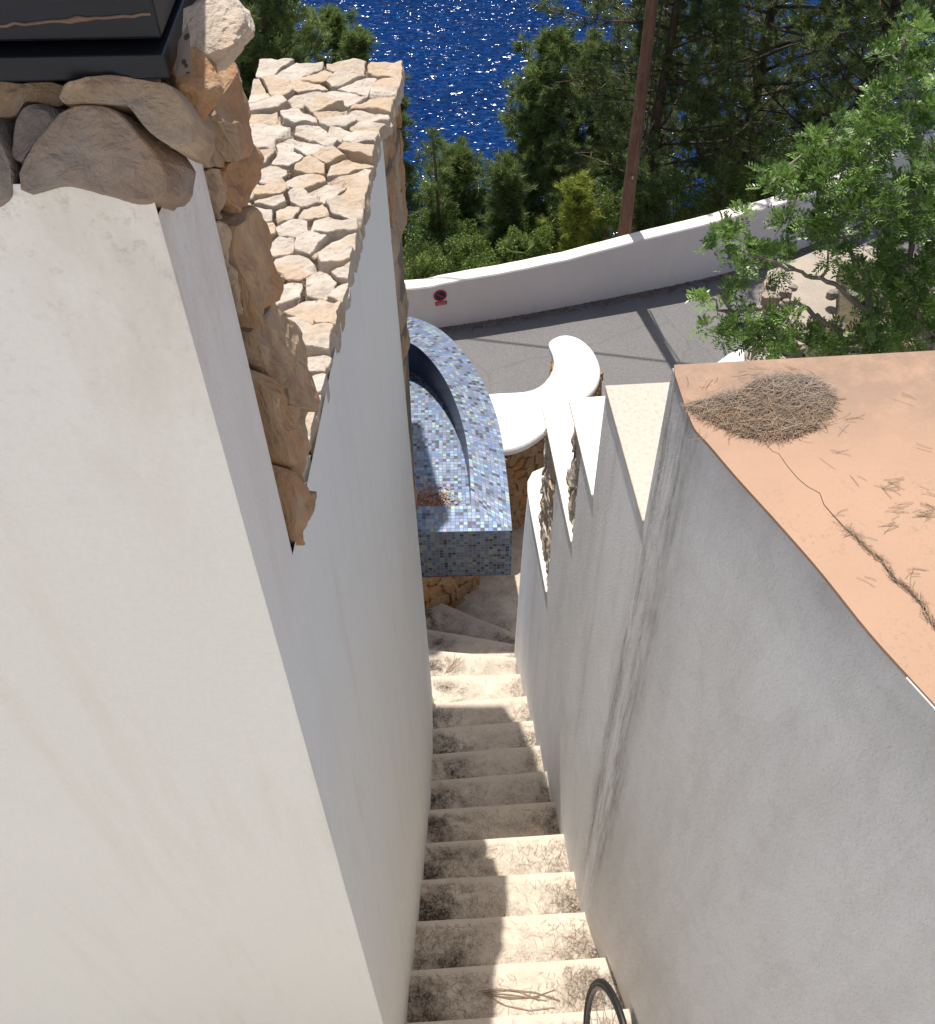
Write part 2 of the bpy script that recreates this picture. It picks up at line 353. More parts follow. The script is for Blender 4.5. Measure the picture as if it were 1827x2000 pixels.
def stone(poly,O,U,V,N,thick,mat,parent,gap=.008,rough=1.,seed=0,tilt=.16,raise_=0.,round_=1,name='stone'):
    r=random.Random(seed); P=[np.array(p,float) for p in poly]; c=sum(P)/len(P)
    sz=max(np.linalg.norm(p-c) for p in P)
    P=[c+(p-c)*max(.3,(1-gap/max(np.linalg.norm(p-c),1e-4))) for p in P]
    if round_: P=chaikin(P,1,.2)
    n=48; P=resample(P,n); c=sum(P)/n
    P=[p+(p-c)/np.linalg.norm(p-c)*(noise.noise(Vector((p[0]*14+seed,p[1]*14,seed*1.7)))*.014*rough*min(1,sz/.08)) for p in P]
    planes=[(r.uniform(-tilt,tilt),r.uniform(-tilt,tilt),r.uniform(0,.18)*sz) for _ in range(3)]+[(0,0,.05*sz)]
    # chipped edge planes
    for _ in range(4):
        a=r.uniform(0,6.28); st=r.uniform(.5,1.3); planes.append((-math.cos(a)*st,-math.sin(a)*st,sz*r.uniform(.62,.95)*st))
    rs=[(1.,-thick),(1.01,-thick*.5),(1.,-.016),(.985,-.003),(.95,0),(.86,0),(.74,0),(.6,0),(.45,0),(.3,0),(.15,0)]; n_=48
    verts=[];O=np.array(O,float);U=np.array(U,float);V=np.array(V,float);N=np.array(N,float)
    def hgt(q):
        d=q-c; h=min(a*d[0]+b*d[1]+k for a,b,k in planes); return h
    for si,(s,h) in enumerate(rs):
        for p in P:
            q=c+(p-c)*s; w_=O+U*q[0]+V*q[1]; nn=noise.fractal(Vector((w_[0]*9+seed,w_[1]*9,w_[2]*9)),.8,2.2,4)
            if si<2: z=h; k=.012*rough*nn; w_=w_+(U*(p-c)[0]+V*(p-c)[1])/np.linalg.norm(p-c)*k*1.2
            else:
                z=h+raise_+max(hgt(q),-thick*.55)+ .013*rough*nn
            verts.append(w_+N*z)
    w_=O+U*c[0]+V*c[1]; verts.append(w_+N*(raise_+hgt(c)+.013*rough*noise.fractal(Vector((w_[0]*9+seed,w_[1]*9,w_[2]*9)),.8,2.2,4)))
    f=[]; m_=len(rs)
    flip=np.dot(np.cross(U,V),N)<0
    for k in range(m_-1):
        for i in range(n):
            j=(i+1)%n; f.append((k*n+i,k*n+j,(k+1)*n+j,(k+1)*n+i))
    for i in range(n): f.append(((m_-1)*n+i,(m_-1)*n+(i+1)%n,m_*n))
    # orientation of the polygon
    ar=sum(P[i][0]*P[(i+1)%n][1]-P[(i+1)%n][0]*P[i][1] for i in range(n))
    if (ar<0)!=flip: f=[t[::-1] for t in f]
    o=obj(name,verts,f,mat,parent,smooth=False)
    return o
def jitter_grid(u0,u1,v0,v1,du,dv,seed,j=.35):
    r=random.Random(seed); S=[]; nv=max(1,round((v1-v0)/dv))
    for k in range(nv):
        nu=max(1,round((u1-u0)/du)); sh=r.uniform(0,.5)
        for i in range(nu+1):
            S.append((u0+(i+sh-.25+r.uniform(-j,j))*(u1-u0)/nu,v0+(k+.5+r.uniform(-j,j)*.8)*(v1-v0)/nv))
    return S
def stone_face(parent,p0,p1,z0,z1,du,dv,seed,mat,thick=.07,gap=.007,rough=1.,tilt=.2,raise_=0,jr=.35):
    """field stones on the vertical plane p0->p1 ; faces to the right-hand side of p0->p1"""
    p0=np.array(p0,float);p1=np.array(p1,float); L=np.linalg.norm(p1-p0); U=np.array([*(p1-p0)/L,0]); V=np.array([0,0,1.]); N=np.cross(U,V)
    S=jitter_grid(0,L,z0,z1,du,dv,seed,jr); C=voronoi(S,[(0,z0),(L,z0),(L,z1),(0,z1)])
    for i,c in enumerate(C):
        if c is None: continue
        a=abs(sum(c[k][0]*c[(k+1)%len(c)][1]-c[(k+1)%len(c)][0]*c[k][1] for k in range(len(c))))/2
        if a<.0006: continue
        stone(c,(p0[0],p0[1],0),U,V,N,thick,mat,parent,gap,rough,seed*100+i,tilt,raise_)
# ---------------------------------------------------------------- needles / ribbons
def needles(name,P,Dn,L,width,mat,parent=None,seg=3,bend=.25,label=None,up=None,seed=1):
    """P (n,3) centres, Dn (n,3) directions; thin bent ribbons"""
    rs=np.random.RandomState(seed); n=len(P); Dn=Dn/np.linalg.norm(Dn,axis=1)[:,None]
    upv=np.tile(np.array([0,0,1.]),(n,1)) if up is None else up
    S=np.cross(Dn,upv); S/=np.linalg.norm(S,axis=1)[:,None]+1e-9
    W=width*.5; bd=rs.uniform(-bend,bend,n)[:,None]
    quads=[]
    prev=None
    for k in range(seg+1):
        t=k/seg-.5; c=P+Dn*(L[:,None]*t)+S*(L[:,None]*bd*(4*t*t-1)*.5)
        a=c-S*W;b=c+S*W
        if prev is not None: quads.append(np.stack([prev[0],prev[1],b,a],1))
        prev=(a,b)
    V=np.concatenate(quads); sh=np.tile(rs.rand(n),seg)
    return tri_obj(name,V,mat,parent,4,shade=sh)
# =========================================================================== SETTING
# sea
obj('sea',[(-900,35,-45),(900,35,-45),(900,1900,-45),(-900,1900,-45)],[(0,1,2,3)],SEA)['kind']='structure'
def gz(x,y):
    z=-9.75-max(0,y-12.6)*.72
    if y>13: z+=.5*noise.noise(Vector((x*.25,y*.25,3)))+.15*noise.noise(Vector((x*1.1,y*1.1,8)))
    return z
V=[];Fc=[]; xs=np.linspace(-60,70,66); ys=np.concatenate([[-40,-20,0,8,11,12.2],np.linspace(13,66,54)])
for y in ys:
    for x in xs: V.append((x,y,gz(x,y)))
nx=len(xs)
for j in range(len(ys)-1):
    for i in range(nx-1): Fc.append((j*nx+i,j*nx+i+1,(j+1)*nx+i+1,(j+1)*nx+i))
obj('hillside_ground',V,Fc,GR,smooth=True)['kind']='structure'
# parapet path (plan) : near face
PB=[(-30,14.2),(-14,12.6),(-6,11.75),(-2.5,11.58),(-.71,11.60),(-.2,11.66),(.7,11.85),(1.46,12.04),(2.55,12.34),(3.83,12.73),(5.1,13.28),(6.4,14.05),(7.8,15.1),(10,17.2),(14,22)]
PZ=[-8.8,-8.8,-8.8,-8.78,-8.78,-8.73,-8.70,-8.67,-8.57,-8.50,-8.50,-8.50,-8.5,-8.5,-8.5]
rp=[(x,y+.03) for x,y in PB]
mb=MB(); mb.prism([(-30,-6)]+[(-30,14.2)]+rp[1:]+[(14,-6)],-9.6,-9.5)
me=obj('road',[(x,y,-9.5) for x,y in [(14,-6),(-30,-6)]+rp],[tuple(range(len(rp)+2))[::-1]],AS); me['kind']='structure'
# ---- road parapet
par=empty('parapet_wall',(2,12.2,-9.5),'long low white plastered parapet curving along the far side of the road','wall')
def thickline(P,t):
    Q=[]
    for i,p in enumerate(P):
        a=np.array(P[max(i-1,0)]);b=np.array(P[min(i+1,len(P)-1)]); d=(b-a)/np.linalg.norm(b-a); Q.append((p[0]-d[1]*t,p[1]+d[0]*t))
    return Q
def dense(P,Z,m=6):
    Q=[];Zz=[]
    P=[np.array(p,float) for p in P]
    for i in range(len(P)-1):
        p0=P[max(i-1,0)];p1=P[i];p2=P[i+1];p3=P[min(i+2,len(P)-1)]
        for k in range(m):
            t=k/m; q=.5*((2*p1)+(-p0+p2)*t+(2*p0-5*p1+4*p2-p3)*t*t+(-p0+3*p1-3*p2+p3)*t**3); Q.append(tuple(q)); Zz.append(Z[i]*(1-t)+Z[i+1]*t)
    Q.append(tuple(P[-1])); Zz.append(Z[-1]); return Q,Zz
PBd,PZd=dense(PB,PZ)
back=thickline(PBd,.22); n=len(PBd)
prof=[]
for i in range(n):
    a=np.array(PBd[i]);b=np.array(back[i]); z=PZd[i]+.008*noise.noise(Vector((a[0]*3,0,0)))
    def L_(t): return tuple(a*(1-t)+b*t)
    prof.append([(*a,-9.7),(*L_(0.0),z-.02),(*L_(.06),z),(*L_(.5),z+.012),(*L_(.93),z),(*L_(1.),z-.02),(*b,-10.6)])
mb=MB(); mb.loft(prof,closed=True); mb.build('wall_body',WPS,par,smooth=False)
# sign on parapet
def par_frame(px,py):
    # intersect ray with near-face plane between (-.71,11.60) and (.7,11.85)
    P0=np.array([-.2,11.655,0]); U=np.array([.905,.19,0]); U/=np.linalg.norm(U); N=np.array([U[1],-U[0],0])
    return atplane(px,py,P0,N),U,N
c0,U,N=par_frame(860,577); Vv=np.array([0,0,1.])
sg=empty('no_parking_sign',tuple(c0),'round red and dark blue no parking sign with small red plaque on the white parapet','sign')
RED=mat_plain('sign_red',(.42,.02,.03),.5,0,0,20,.1); NAVY=mat_plain('sign_navy',(.008,.012,.06),.5,0,0,20,.1); PINK=mat_plain('sign_pale',(.62,.35,.36),.6,0,0,20,.05)
def disc(c,r,h0,h1,n=28,sx=1):
    mb=MB(); mb.loft([[c+U*(r*math.cos(2*math.pi*k/n)*sx)+Vv*(r*math.sin(2*math.pi*k/n))+N*h for k in range(n)] for h in(h0,h1)]); return mb
def quad(c,w_,h_,ang,h0,h1):
    a=U*math.cos(ang)+Vv*math.sin(ang); b=-U*math.sin(ang)+Vv*math.cos(ang); mb=MB()
    mb.loft([[c+a*(i*w_/2)+b*(j*h_/2)+N*h for i,j in((-1,-1),(1,-1),(1,1),(-1,1))] for h in(h0,h1)]); return mb
disc(c0,.094,.0,.006).build('sign_disc',RED,sg); disc(c0,.072,.006,.009).build('disc_centre',NAVY,sg)
quad(c0,.168,.021,math.radians(-38),.009,.012).build('diagonal_bar',RED,sg)
c1,_,_=par_frame(862,592)
quad(c1,.165,.062,0,.0,.006).build('plaque',RED,sg)
tx=quad(c1,.0001,.0001,0,.006,.0065)
mb=MB(); 
r2=random.Random(3)
for row in(.013,-.013):
    x=-.066
    while x<.064:
        w_=r2.uniform(.005,.009); q=quad(c1+U*(x+w_/2)+Vv*row,w_,.013,0,.006,.0085); b=len(mb.v); mb.v+=q.v; mb.f+=[tuple(i+b for i in t) for t in q.f]; x+=w_+.0025
mb.build('plaque_lettering',PINK,sg)
# =========================================================================== STAIRS
Lb=[(803,1903),(812,1807),(826,1725),(832,1653),(838,1588),(847,1530),(850,1478),(848,1428),(845,1379),(845,1325)]
Rb=[(1168,1879),(1142,1789),(1122,1709),(1100,1635),(1085,1571),(1067,1512),(1055,1461),(1042,1412),(1030,1364),(1018,1321)]
RISE=.17
nos=[]   # (z, left, right)
for k in range(-9,0):
    nos.append((-5.5-RISE*k,(-.36,1.606+.292*k),(.64,1.648+.292*k)))
for k in range(10):
    z=-5.5-RISE*k; nos.append((z,tuple(atz(*Lb[k],z)[:2]),tuple(atz(*Rb[k],z)[:2])))
for (a,b),z in (((( 843,1274),(1012,1289)),-7.20),(((833,1232),(1006,1262)),-7.37),(((868,1183),(1003,1240)),-7.54)):
    nos.append((z,tuple(atz(*a,z)[:2]),tuple(atz(*b,z)[:2])))
z,a,b=nos[-1]; nos[-1]=(z,(a[0]-.3,a[1]+.16),b)
stair=empty('garden_staircase',(0.1,2.5,-9.4),'narrow cream stone staircase littered with pine needles, descending between two plastered walls','staircase')
def ext(a,b,e=.10):
    a=np.array(a);b=np.array(b); d=(b-a)/np.linalg.norm(b-a); return a-d*e,b+d*e
prev=None
for z,a,b in nos:
    a2,b2=ext(a,b)
    if prev is not None:
        pa,pb=prev
        # tread: from previous nosing to this nosing ; subdivided for a slightly worn edge
        nseg=14; vs_=[];uv=[]
        for row,(q0,q1,vv) in enumerate(((pa,pb,0.),(a2,b2,1.))):
            for i in range(nseg+1):
                t=i/nseg; q=q0*(1-t)+q1*t
                if row==1: q=q+np.array([0,.018+.0015*noise.noise(Vector((t*6,z*7,0)))])
                if row==0: q=q-np.array([0,.03])
                vs_.append(q);uv.append((t,vv))
        top=[(q[0],q[1],z) for q in vs_]; lip=[(q[0],q[1],z-.035) for q in vs_]
        foot=[(q[0],q[1]-.02,z-.45) for q in vs_[nseg+1:]]
        V=top+lip+foot; UV=uv+uv+[(u_,1.) for u_,_ in uv[nseg+1:]]
        m1=nseg+1; f=[]
        for i in range(nseg):
            f.append((i,i+1,m1+i+1,m1+i))                       # tread
            f.append((m1+i,m1+i+1,3*m1+i+1,3*m1+i))             # nosing face
            f.append((3*m1+i,3*m1+i+1,4*m1+i+1,4*m1+i))         # riser
        f=[t[::1] for t in f]
        o=obj('step',V,f,SM,stair,uvs=UV)
    prev=(a2,b2)
land=[(prev[0][0],prev[0][1]-.03),(prev[1][0],prev[1][1]-.03),(.62,5.0),(.75,6.6),(-1.3,6.6),(-1.3,5.0)]
obj('landing',[(x,y,-7.71) for x,y in land],[tuple(range(len(land)))],mat_step() if False else SM,stair,uvs=[(.6,.5)]*len(land))
# =========================================================================== LEFT WALLS
ZW=-1.80
lw=empty('stone_capped_wall',(-.5,2.8,-9.4),'tall white plastered wall left of the stairs, topped with flat pale stones','wall')
top=[(-.3562,1.2852),(-.325,2.2),(-.30,3.0),(-.285,3.46)]
bot=[(-.3522,1.2852),(-.335,1.6),(-.297,2.2),(-.262,3.1),(-.275,3.65),(-.305,4.27)]
def lerpP(P,t):
    L=[0]
    for i in range(len(P)-1): L.append(L[-1]+math.dist(P[i],P[i+1]))
    s=t*L[-1]
    for i in range(len(P)-1):
        if s<=L[i+1]+1e-9: u=(s-L[i])/(L[i+1]-L[i]); return tuple(np.array(P[i])*(1-u)+np.array(P[i+1])*u)
    return P[-1]
zw=lambda y:-1.60-.118*(y-1.3)
def ruled(P,Q,z0,z1,nu=24,nv=16,zf=None):
    V=[];f=[]
    for j in range(nv+1):
        b=j/nv
        for i in range(nu+1):
            a=i/nu; p=np.array(lerpP(P,a));q=np.array(lerpP(Q,a)); r=p*(1-b)+q*b
            V.append((r[0],r[1],(zf(p[1]) if zf else z0)*(1-b)+z1*b))
    for j in range(nv):
        for i in range(nu): f.append((j*(nu+1)+i,(j+1)*(nu+1)+i,(j+1)*(nu+1)+i+1,j*(nu+1)+i+1))
    return V,f
V,f=ruled(top,bot,0,-8.2,30,16,lambda y:zw(y)-.03)
nv0=len(V)
# close body : back and end faces
bk=[(-.305,4.27,-8.2),(-.8,4.27,-8.2),(-.8,1.27,-8.2),(-.285,3.46,zw(3.46)-.03),(-.75,3.75,zw(3.75)-.04),(-.75,1.27,zw(1.27)-.04)]
V+=bk; f+=[(nv0,nv0+1,nv0+4,nv0+3),(nv0+1,nv0+2,nv0+5,nv0+4)]
body=obj('plaster_face',V,[t[::-1] for t in f],PL,lw,smooth=False)
core=MB(); cpl=[(-.77,1.3),(-.405,1.3),(-.37,2.8),(-.315,3.47),(-.25,3.80),(-.77,3.78)]; cpb=[(-.77,1.3),(-.43,1.3),(-.39,2.8),(-.38,4.1),(-.38,4.2),(-.77,4.15)]
core.loft([[(x,y,-8.2) for x,y in cpb],[(x,y,zw(y)-.05) for x,y in cpl]]); core.build('mortar_bed',MO,lw)
OW=np.array([0,1.3,-1.60]); VW=np.array([0,1,-.118]); VW/=np.linalg.norm(VW); NW_=np.array([0,-VW[2],VW[1]])
def onW(x,y):
    p=atplane(x,y,OW,NW_)-OW; return (p[0],np.dot(p,VW))
# stones on the top, seeds read off the picture
def cr(s,ox,oy,L): return [(ox+a/s,oy+b/s) for a,b in L]
seeds=cr(4.5675,460,80,[(330,210),(590,240),(750,300),(1000,230),(1350,225),(930,340),(1110,400),(1330,410),(380,430),(640,390),(960,490),(330,570),(620,510),(1240,570),(600,690),(820,660),(310,660),(310,810),(1160,770),(920,830),(690,820),(200,950),(530,900),(790,920),(1060,970),(470,1050),(830,1060),(1020,1200),(310,1180),(600,1240),(300,1350),(450,1520),(790,1350),(960,1490),(790,1680),(420,1810),(880,1840),(140,1300),(180,460)])
seeds+=[(668,505),(692,525),(568,522),(625,555),(560,562),(612,600),(628,668),(560,640),(618,745),(648,784),(570,760),(608,835),(570,850),(606,905),(575,930),(592,1000),(560,1010)]
S2=[onW(x,y) for x,y in seeds]
rx_=random.Random(23)
for _ in range(400):
    q=(rx_.uniform(-.74,-.31),rx_.uniform(0,2.3))
    if min(math.dist(q,t) for t in S2)>.072: S2.append(q)
bound=[(-.76,-.08),(-.372,-.08),(-.325,.8),(-.292,1.6),(-.275,2.08),onW(762,232),onW(787,150),onW(786,120),onW(645,122),onW(505,111),onW(498,150),(-.77,1.9)]
C=voronoi(S2,bound)
for i,c in enumerate(C):
    if c is None: continue
    cc=sum(c)/len(c); c=[p+(p-cc)*(.035 if p[0]>-.34 else 0)*rnd.uniform(.2,1.1) for p in c]
    stone(c,OW,(1,0,0),VW,NW_,.055+rnd.uniform(0,.02),ST,lw,.0055,1.0,300+i,.13,rnd.uniform(-.012,.014),0)
# needles in the joints
rsn=np.random.RandomState(5); n=2600
P=np.stack([rsn.uniform(-.74,-.37,n),rsn.uniform(1.35,3.72,n),np.zeros(n)],1); P[:,2]=-1.60-.118*(P[:,1]-1.3)-.016+rsn.uniform(-.012,.006,n)
a=rsn.uniform(0,6.28,n); Dn=np.stack([np.cos(a),np.sin(a),rsn.uniform(-.15,.15,n)],1)
needles('joint_needles',P,Dn,rsn.uniform(.03,.07,n),.0014,NEEDLE,lw,seed=4)['kind']='stuff'
# corner cladding at the far end of that wall
for b_ in range(9):
    t=(b_+.5)/9; za=zw(3.6)-.05-(6.1)*b_/9; zb_=zw(3.6)-.05-(6.1)*(b_+1)/9
    T=min(1,t/.30)
    q0=(-.29-.025*t,3.47+.8*t); q1=(-.225-.085*T,3.87+.05*T+.4*t)
    if t<.5: stone_face(lw,q0,q1,zb_,za,.15,.22,21+b_,STB,.06,.001,.8,.15,-.003,.25)
# ---- near pillar
YP=1.055; XP=-.358; ZP=-.655
npl=empty('stone_topped_pillar',(-.9,1.2,-9.4),'big white plastered wall pillar in the left foreground crowned with rough brown stones','pillar')
# front face with irregular top edge
V=[];f=[];nu=60;nz=24
for j in range(nz+1):
    for i in range(nu+1):
        x=XP-(1-i/nu)*1.9; zt=ZP+.012+.034*noise.noise(Vector((x*8,1,0)))+.022*noise.noise(Vector((x*30,5,0)))
        z=zt*(1-j/nz)+(-9.4)*(j/nz) if j else zt
        V.append((x,YP+.004*noise.noise(Vector((x*3,0,z*3))),z))
for j in range(nz):
    for i in range(nu): f.append((j*(nu+1)+i,(j+1)*(nu+1)+i,(j+1)*(nu+1)+i+1,j*(nu+1)+i+1))
b=len(V)
V+=[(XP,YP,ZP-.03),(XP,YP,-9.4),(XP+.006,1.285,-9.4),(XP+.002,1.285,-.718),(XP-1.9,YP,ZP),(XP-1.9,1.28,ZP),(XP-1.9,1.28,-9.4),(XP-1.9,YP,-9.4)]
f+=[(b,b+1,b+2,b+3),(b+3,b+2,b+6,b+5),(b+4,b+5,b+6,b+7)]; V+=[(XP-.004,YP+.02,ZP-.03),(XP-1.89,YP+.02,ZP-.03)]; f+=[(b+8,b+3,b+5,b+9)]
pb=obj('plaster_body',V,f,PL,npl)
core=MB(); core.loft([[(x,1.12,-1.62),(x,1.105,-.69),(x,1.25,-.56),(x,1.48,-.56),(x,1.48,-1.62)] for x in(-2.25,-.405)]); core.build('mortar_core',MOD,npl)
# front stones: plane leaning back
O=np.array([0,YP-.003,ZP+.0]); Vd=np.array([0,.62,.785]); Ux=np.array([1.,0,0]); Nn=np.cross(Ux,Vd)
def onfront(L):
    out=[]
    for x,y in L:
        p=atplane(x,y,O,Nn)-O; out.append((p[0],np.dot(p,Vd)))
    return out
FS=[([(42,385),(48,330),(100,262),(145,215),(235,212),(262,240),(300,290),(338,335),(338,390),(280,402),(200,380),(120,372)],STD,.022),
    ([(18,300),(18,240),(45,200),(80,196),(115,212),(125,235),(75,290),(48,322),(20,315)],STD,.0),
    ([(-60,420),(-60,250),(0,235),(18,290),(28,350),(22,385),(-5,405)],STD,.01),
    ([(125,212),(140,160),(345,158),(365,185),(388,230),(385,270),(362,292),(335,285),(300,262),(265,220),(180,212)],STB,.03),
    ([(-60,230),(-60,150),(130,150),(118,205),(60,190),(30,215),(10,235)],STB,-.02),
    ([(130,240),(180,215),(240,225),(250,235),(150,262)],STD,-.012),
    ([(-260,420),(-260,240),(-70,250),(-70,415)],STD,.0),([(-260,235),(-260,150),(-70,150),(-70,235)],STB,.0)]
for i,(L,mt,ra) in enumerate(FS): stone(onfront(L),O,Ux,Vd,Nn,.09,mt,npl,.003,1.1,700+i,.22,ra)
top_s=[([(-.40,1.07),(-.365,1.07),(-.362,1.12),(-.36,1.26),(-.37,1.285),(-.41,1.2)],-.668)]
for q_,zq in top_s: stone(q_,(0,0,zq),(1,0,0),(0,1,0),(0,0,1),.03,STD,npl,.002,1.,699,.2,.0)
# right-hand stones of the pillar
P0=np.array([-.355,1.285,0]); P1=np.array([-.318,1.50,0]); Us=(P1-P0)/np.linalg.norm(P1-P0); Vz=np.array([0,0,1.]); Ns=np.cross(Us,Vz)
def onside(L):
    out=[]
    for x,y in L:
        p=atplane(x,y,P0,Ns)-P0; out.append((np.dot(p,Us),p[2]))
    return out
SS=[([(392,228),(405,210),(425,182),(436,113),(458,126),(474,160),(479,205),(486,262),(441,330),(424,290),(405,245)],STV,.022),
    ([(386,236),(404,246),(422,290),(440,327),(403,324),(390,280)],STV,.008),
    ([(486,264),(492,300),(490,350),(479,400),(459,436),(449,402),(442,332)],STV,.020),
    ([(404,327),(440,332),(447,400),(441,432),(424,420),(407,350)],STV,.004),
    ([(424,424),(445,434),(457,465),(470,560),(480,620),(462,560),(440,480)],ST,-.006),
    ([(459,438),(482,398),(503,430),(521,500),(536,585),(505,650),(484,610),(470,540)],STV,.016),
    ([(505,652),(537,588),(560,610),(580,655),(594,730),(599,800),(562,792),(540,760),(508,700)],STV,.012),
    ([(508,703),(541,764),(563,796),(600,804),(607,880),(603,950),(590,962),(560,905),(527,795)],STV,.004),
    ([(560,908),(590,964),(602,953),(598,1010),(587,1075),(572,1020)],STV,.0)]
for i_,(L,mt,ra) in enumerate(SS): stone(onside(L),P0,Us,Vz,Ns,.10,mt,npl,.001,1.7,801+i_,.14,ra*.6,0)
def band_core():
    mb=MB(); mb.prism([(-.41,1.29),(-.392,1.30),(-.372,1.48),(-.41,1.49)],-1.62,-.56); mb.build('side_mortar',MOD,npl)
band_core()
# top stones of the pillar
def top_st(L,z,mt,seed,ra=0,th=.12):
    stone([tuple(atz(x,y,z)[:2]) for x,y in L],(0,0,z),(1,0,0),(0,1,0),(0,0,1),th,mt,npl,.003,1.2,seed,.2,ra)
def top_st(L,z,mt,seed,ra=0,th=.12):
    stone([tuple(atz(x,y,z)[:2]) for x,y in L],(0,0,z),(1,0,0),(0,1,0),(0,0,1),th,mt,npl,.001,.8,seed,.07,ra,0)
def boulder(c,rad,mat,parent,seed,cuts=12,name='stone',rot=0.):
    import bmesh
    bm=bmesh.new(); bmesh.ops.create_icosphere(bm,subdivisions=5,radius=1.); r=random.Random(seed)
    pl=[]
    for _ in range(cuts):
        d=Vector((r.gauss(0,1),r.gauss(0,1),r.gauss(0,1))).normalized(); pl.append((d,r.uniform(.58,.86)))
    cr_,sr_=math.cos(rot),math.sin(rot)
    for v in bm.verts:
        p=v.co.copy(); k=1.
        for d,h in pl:
            t=p.dot(d)
            if t>1e-6: k=min(k,h/t)
        p=p*k; p*=1+.07*noise.fractal(p*2.2+Vector((seed,0,0)),.7,2.2,5)+.018*noise.noise(p*9)
        x,y,z=p.x*rad[0],p.y*rad[1],p.z*rad[2]
        v.co=Vector((c[0]+x*cr_-y*sr_,c[1]+x*sr_+y*cr_,c[2]+z))
    me=D.meshes.new(name); bm.to_mesh(me); bm.free(); return link(name,me,mat,parent)
boulder(place(384,80,1.235),(.062,.095,.046),ST,npl,41,rot=-.25)
boulder(place(374,172,1.165),(.046,.050,.042),STB,npl,43)
boulder(place(352,232,1.13),(.028,.05,.026),STD,npl,44)
for i,(x0,x1) in enumerate(((-.72,-.36),(-1.1,-.72),(-1.6,-1.1),(-2.2,-1.6))):
    stone([(x0,1.22),(x1,1.2),(x1+.02,1.5),(x0-.02,1.52)],(0,0,-.5),(1,0,0),(0,1,0),(0,0,1),.1,ST,npl,.006,1.2,830+i,.1)
# ---- dark metal box
DM=mat_plain('dark_metal',(.018,.020,.027),.42,.5,.15,8,.3)
RU=mat_plain('rust_and_sealant',(.20,.13,.09),.8,0,.4,60,.5)
x1=aty(332,130,1.13)[0]; zb=aty(100,160,1.105)[2]-.004
bx=empty('metal_box',(x1-.5,1.2,zb),'dark blue grey sheet metal box resting on the pillar stones at the top left','metal box')
mb=MB(); mb.box(x1-1.3,x1,1.123,1.40,zb+.04,-.25); mb.build('box_panel',DM,bx,bevel=.004)
mb=MB(); mb.box(x1-1.3,x1+.004,1.105,1.39,zb+.004,zb+.032); mb.build('bottom_flange',DM,bx,bevel=.003)
mb=MB(); P_=[(x1-.40+.395*k/40,1.1225,zb+.046+.022*(k/40)+.003*noise.noise(Vector((k*.7,2,1)))) for k in range(41)]
mb.tube(P_,[.0016+.0032*max(0,noise.noise(Vector((k*.33,9,1)))) for k in range(41)],5); mb.build('sealant_line',RU,bx,smooth=True)
# perforated bracket
pa=Vector(aty(342,150,1.12)); mb=MB()
dirb=Vector((.006,.028,.030)); 
mb.loft([[pa+Vector((0,0,0))+o_ for o_ in (Vector((0,0,0)),Vector((.018,.0,.004)),Vector((.018,.003,.004)),Vector((0,.003,0)))],
         [pa+dirb*.9+o_ for o_ in (Vector((0,0,0)),Vector((.014,.0,.006)),Vector((.014,.003,.006)),Vector((0,.003,0)))],
         [pa+dirb*1.25+o_ for o_ in (Vector((0.009,0,0.004)),Vector((.010,.0,.006)),Vector((.010,.003,.006)),Vector((0.009,.003,0.004)))]])
BR=M('perforated_strip'); vv=BR.vor(BR.wpos(),95); BR.fin(BR.mix(BR.ramp(vv,[(.28,1),(.34,0)]),(.17,.14,.12),(.03,.025,.02)),.7)
mb.build('perforated_bracket',BR.m,bx)
# =========================================================================== RIGHT WALLS
ZR=-1.91
rt=[(.5805,2.157),(.592,1.99),(.603,1.90),(.626,1.862),(.678,1.739),(.752,1.586),(.825,1.426),(.887,1.259),(.974,1.083),(1.28,.45),(1.85,-.7),(2.2,-1.4)]
rb=[(.5805,2.157),(.590,2.06),(.596,1.97),(.604,1.87),(.615,1.76),(.625,1.65),(.635,1.5),(.645,1.35),(.66,1.15),(.72,.45),(.85,-.7),(.9,-1.4)]
ter=empty('terrace_block',(1.8,1.0,-9.4),'large grey plastered block right of the stairs with an orange painted flat roof','building')
V=[];f=[];nv=18; n=len(rt)
# refine along
def refine(P,k=5):
    Q=[]
    for i in range(len(P)-1):
        for j in range(k): t=j/k; Q.append(tuple(np.array(P[i])*(1-t)+np.array(P[i+1])*t))
    return Q+[P[-1]]
RT=refine(rt);RB=refine(rb)
def smooth_path(P,it=3):
    P=[np.array(p) for p in P]
    for _ in range(it): P=[P[0]]+[P[i]*.5+P[i-1]*.25+P[i+1]*.25 for i in range(1,len(P)-1)]+[P[-1]]
    return [tuple(p) for p in P]
RT=smooth_path(RT,4);RB=smooth_path(RB,4); n=len(RT)
for j in range(nv+1):
    b=j/nv
    for i in range(n):
        p=np.array(RT[i])*(1-b)+np.array(RB[i])*b; V.append((p[0],p[1],(ZR-.012)*(1-b)-9.2*b))
for j in range(nv):
    for i in range(n-1): f.append((j*n+i,j*n+i+1,(j+1)*n+i+1,(j+1)*n+i))
b=len(V); V+=[(4.2,2.33,ZR-.012),(4.2,2.33,-9.2),(4.2,-1.4,ZR-.012),(4.2,-1.4,-9.2)]
f+=[(0,nv*n,b+1,b),(n-1,b+2,b+3,nv*n+n-1),(b,b+1,b+3,b+2)]
f.append(tuple([b,b+2]+[i for i in range(n-1,-1,-1)]))
wb=obj('plaster_wall',V,f,PR,ter)
rf=[(x-.003,y) for x,y in RT]; rf=[(.584,2.158)]+rf[1:]
RO=rf+[(4.205,-1.4),(4.205,2.338),(1.32,2.197)]
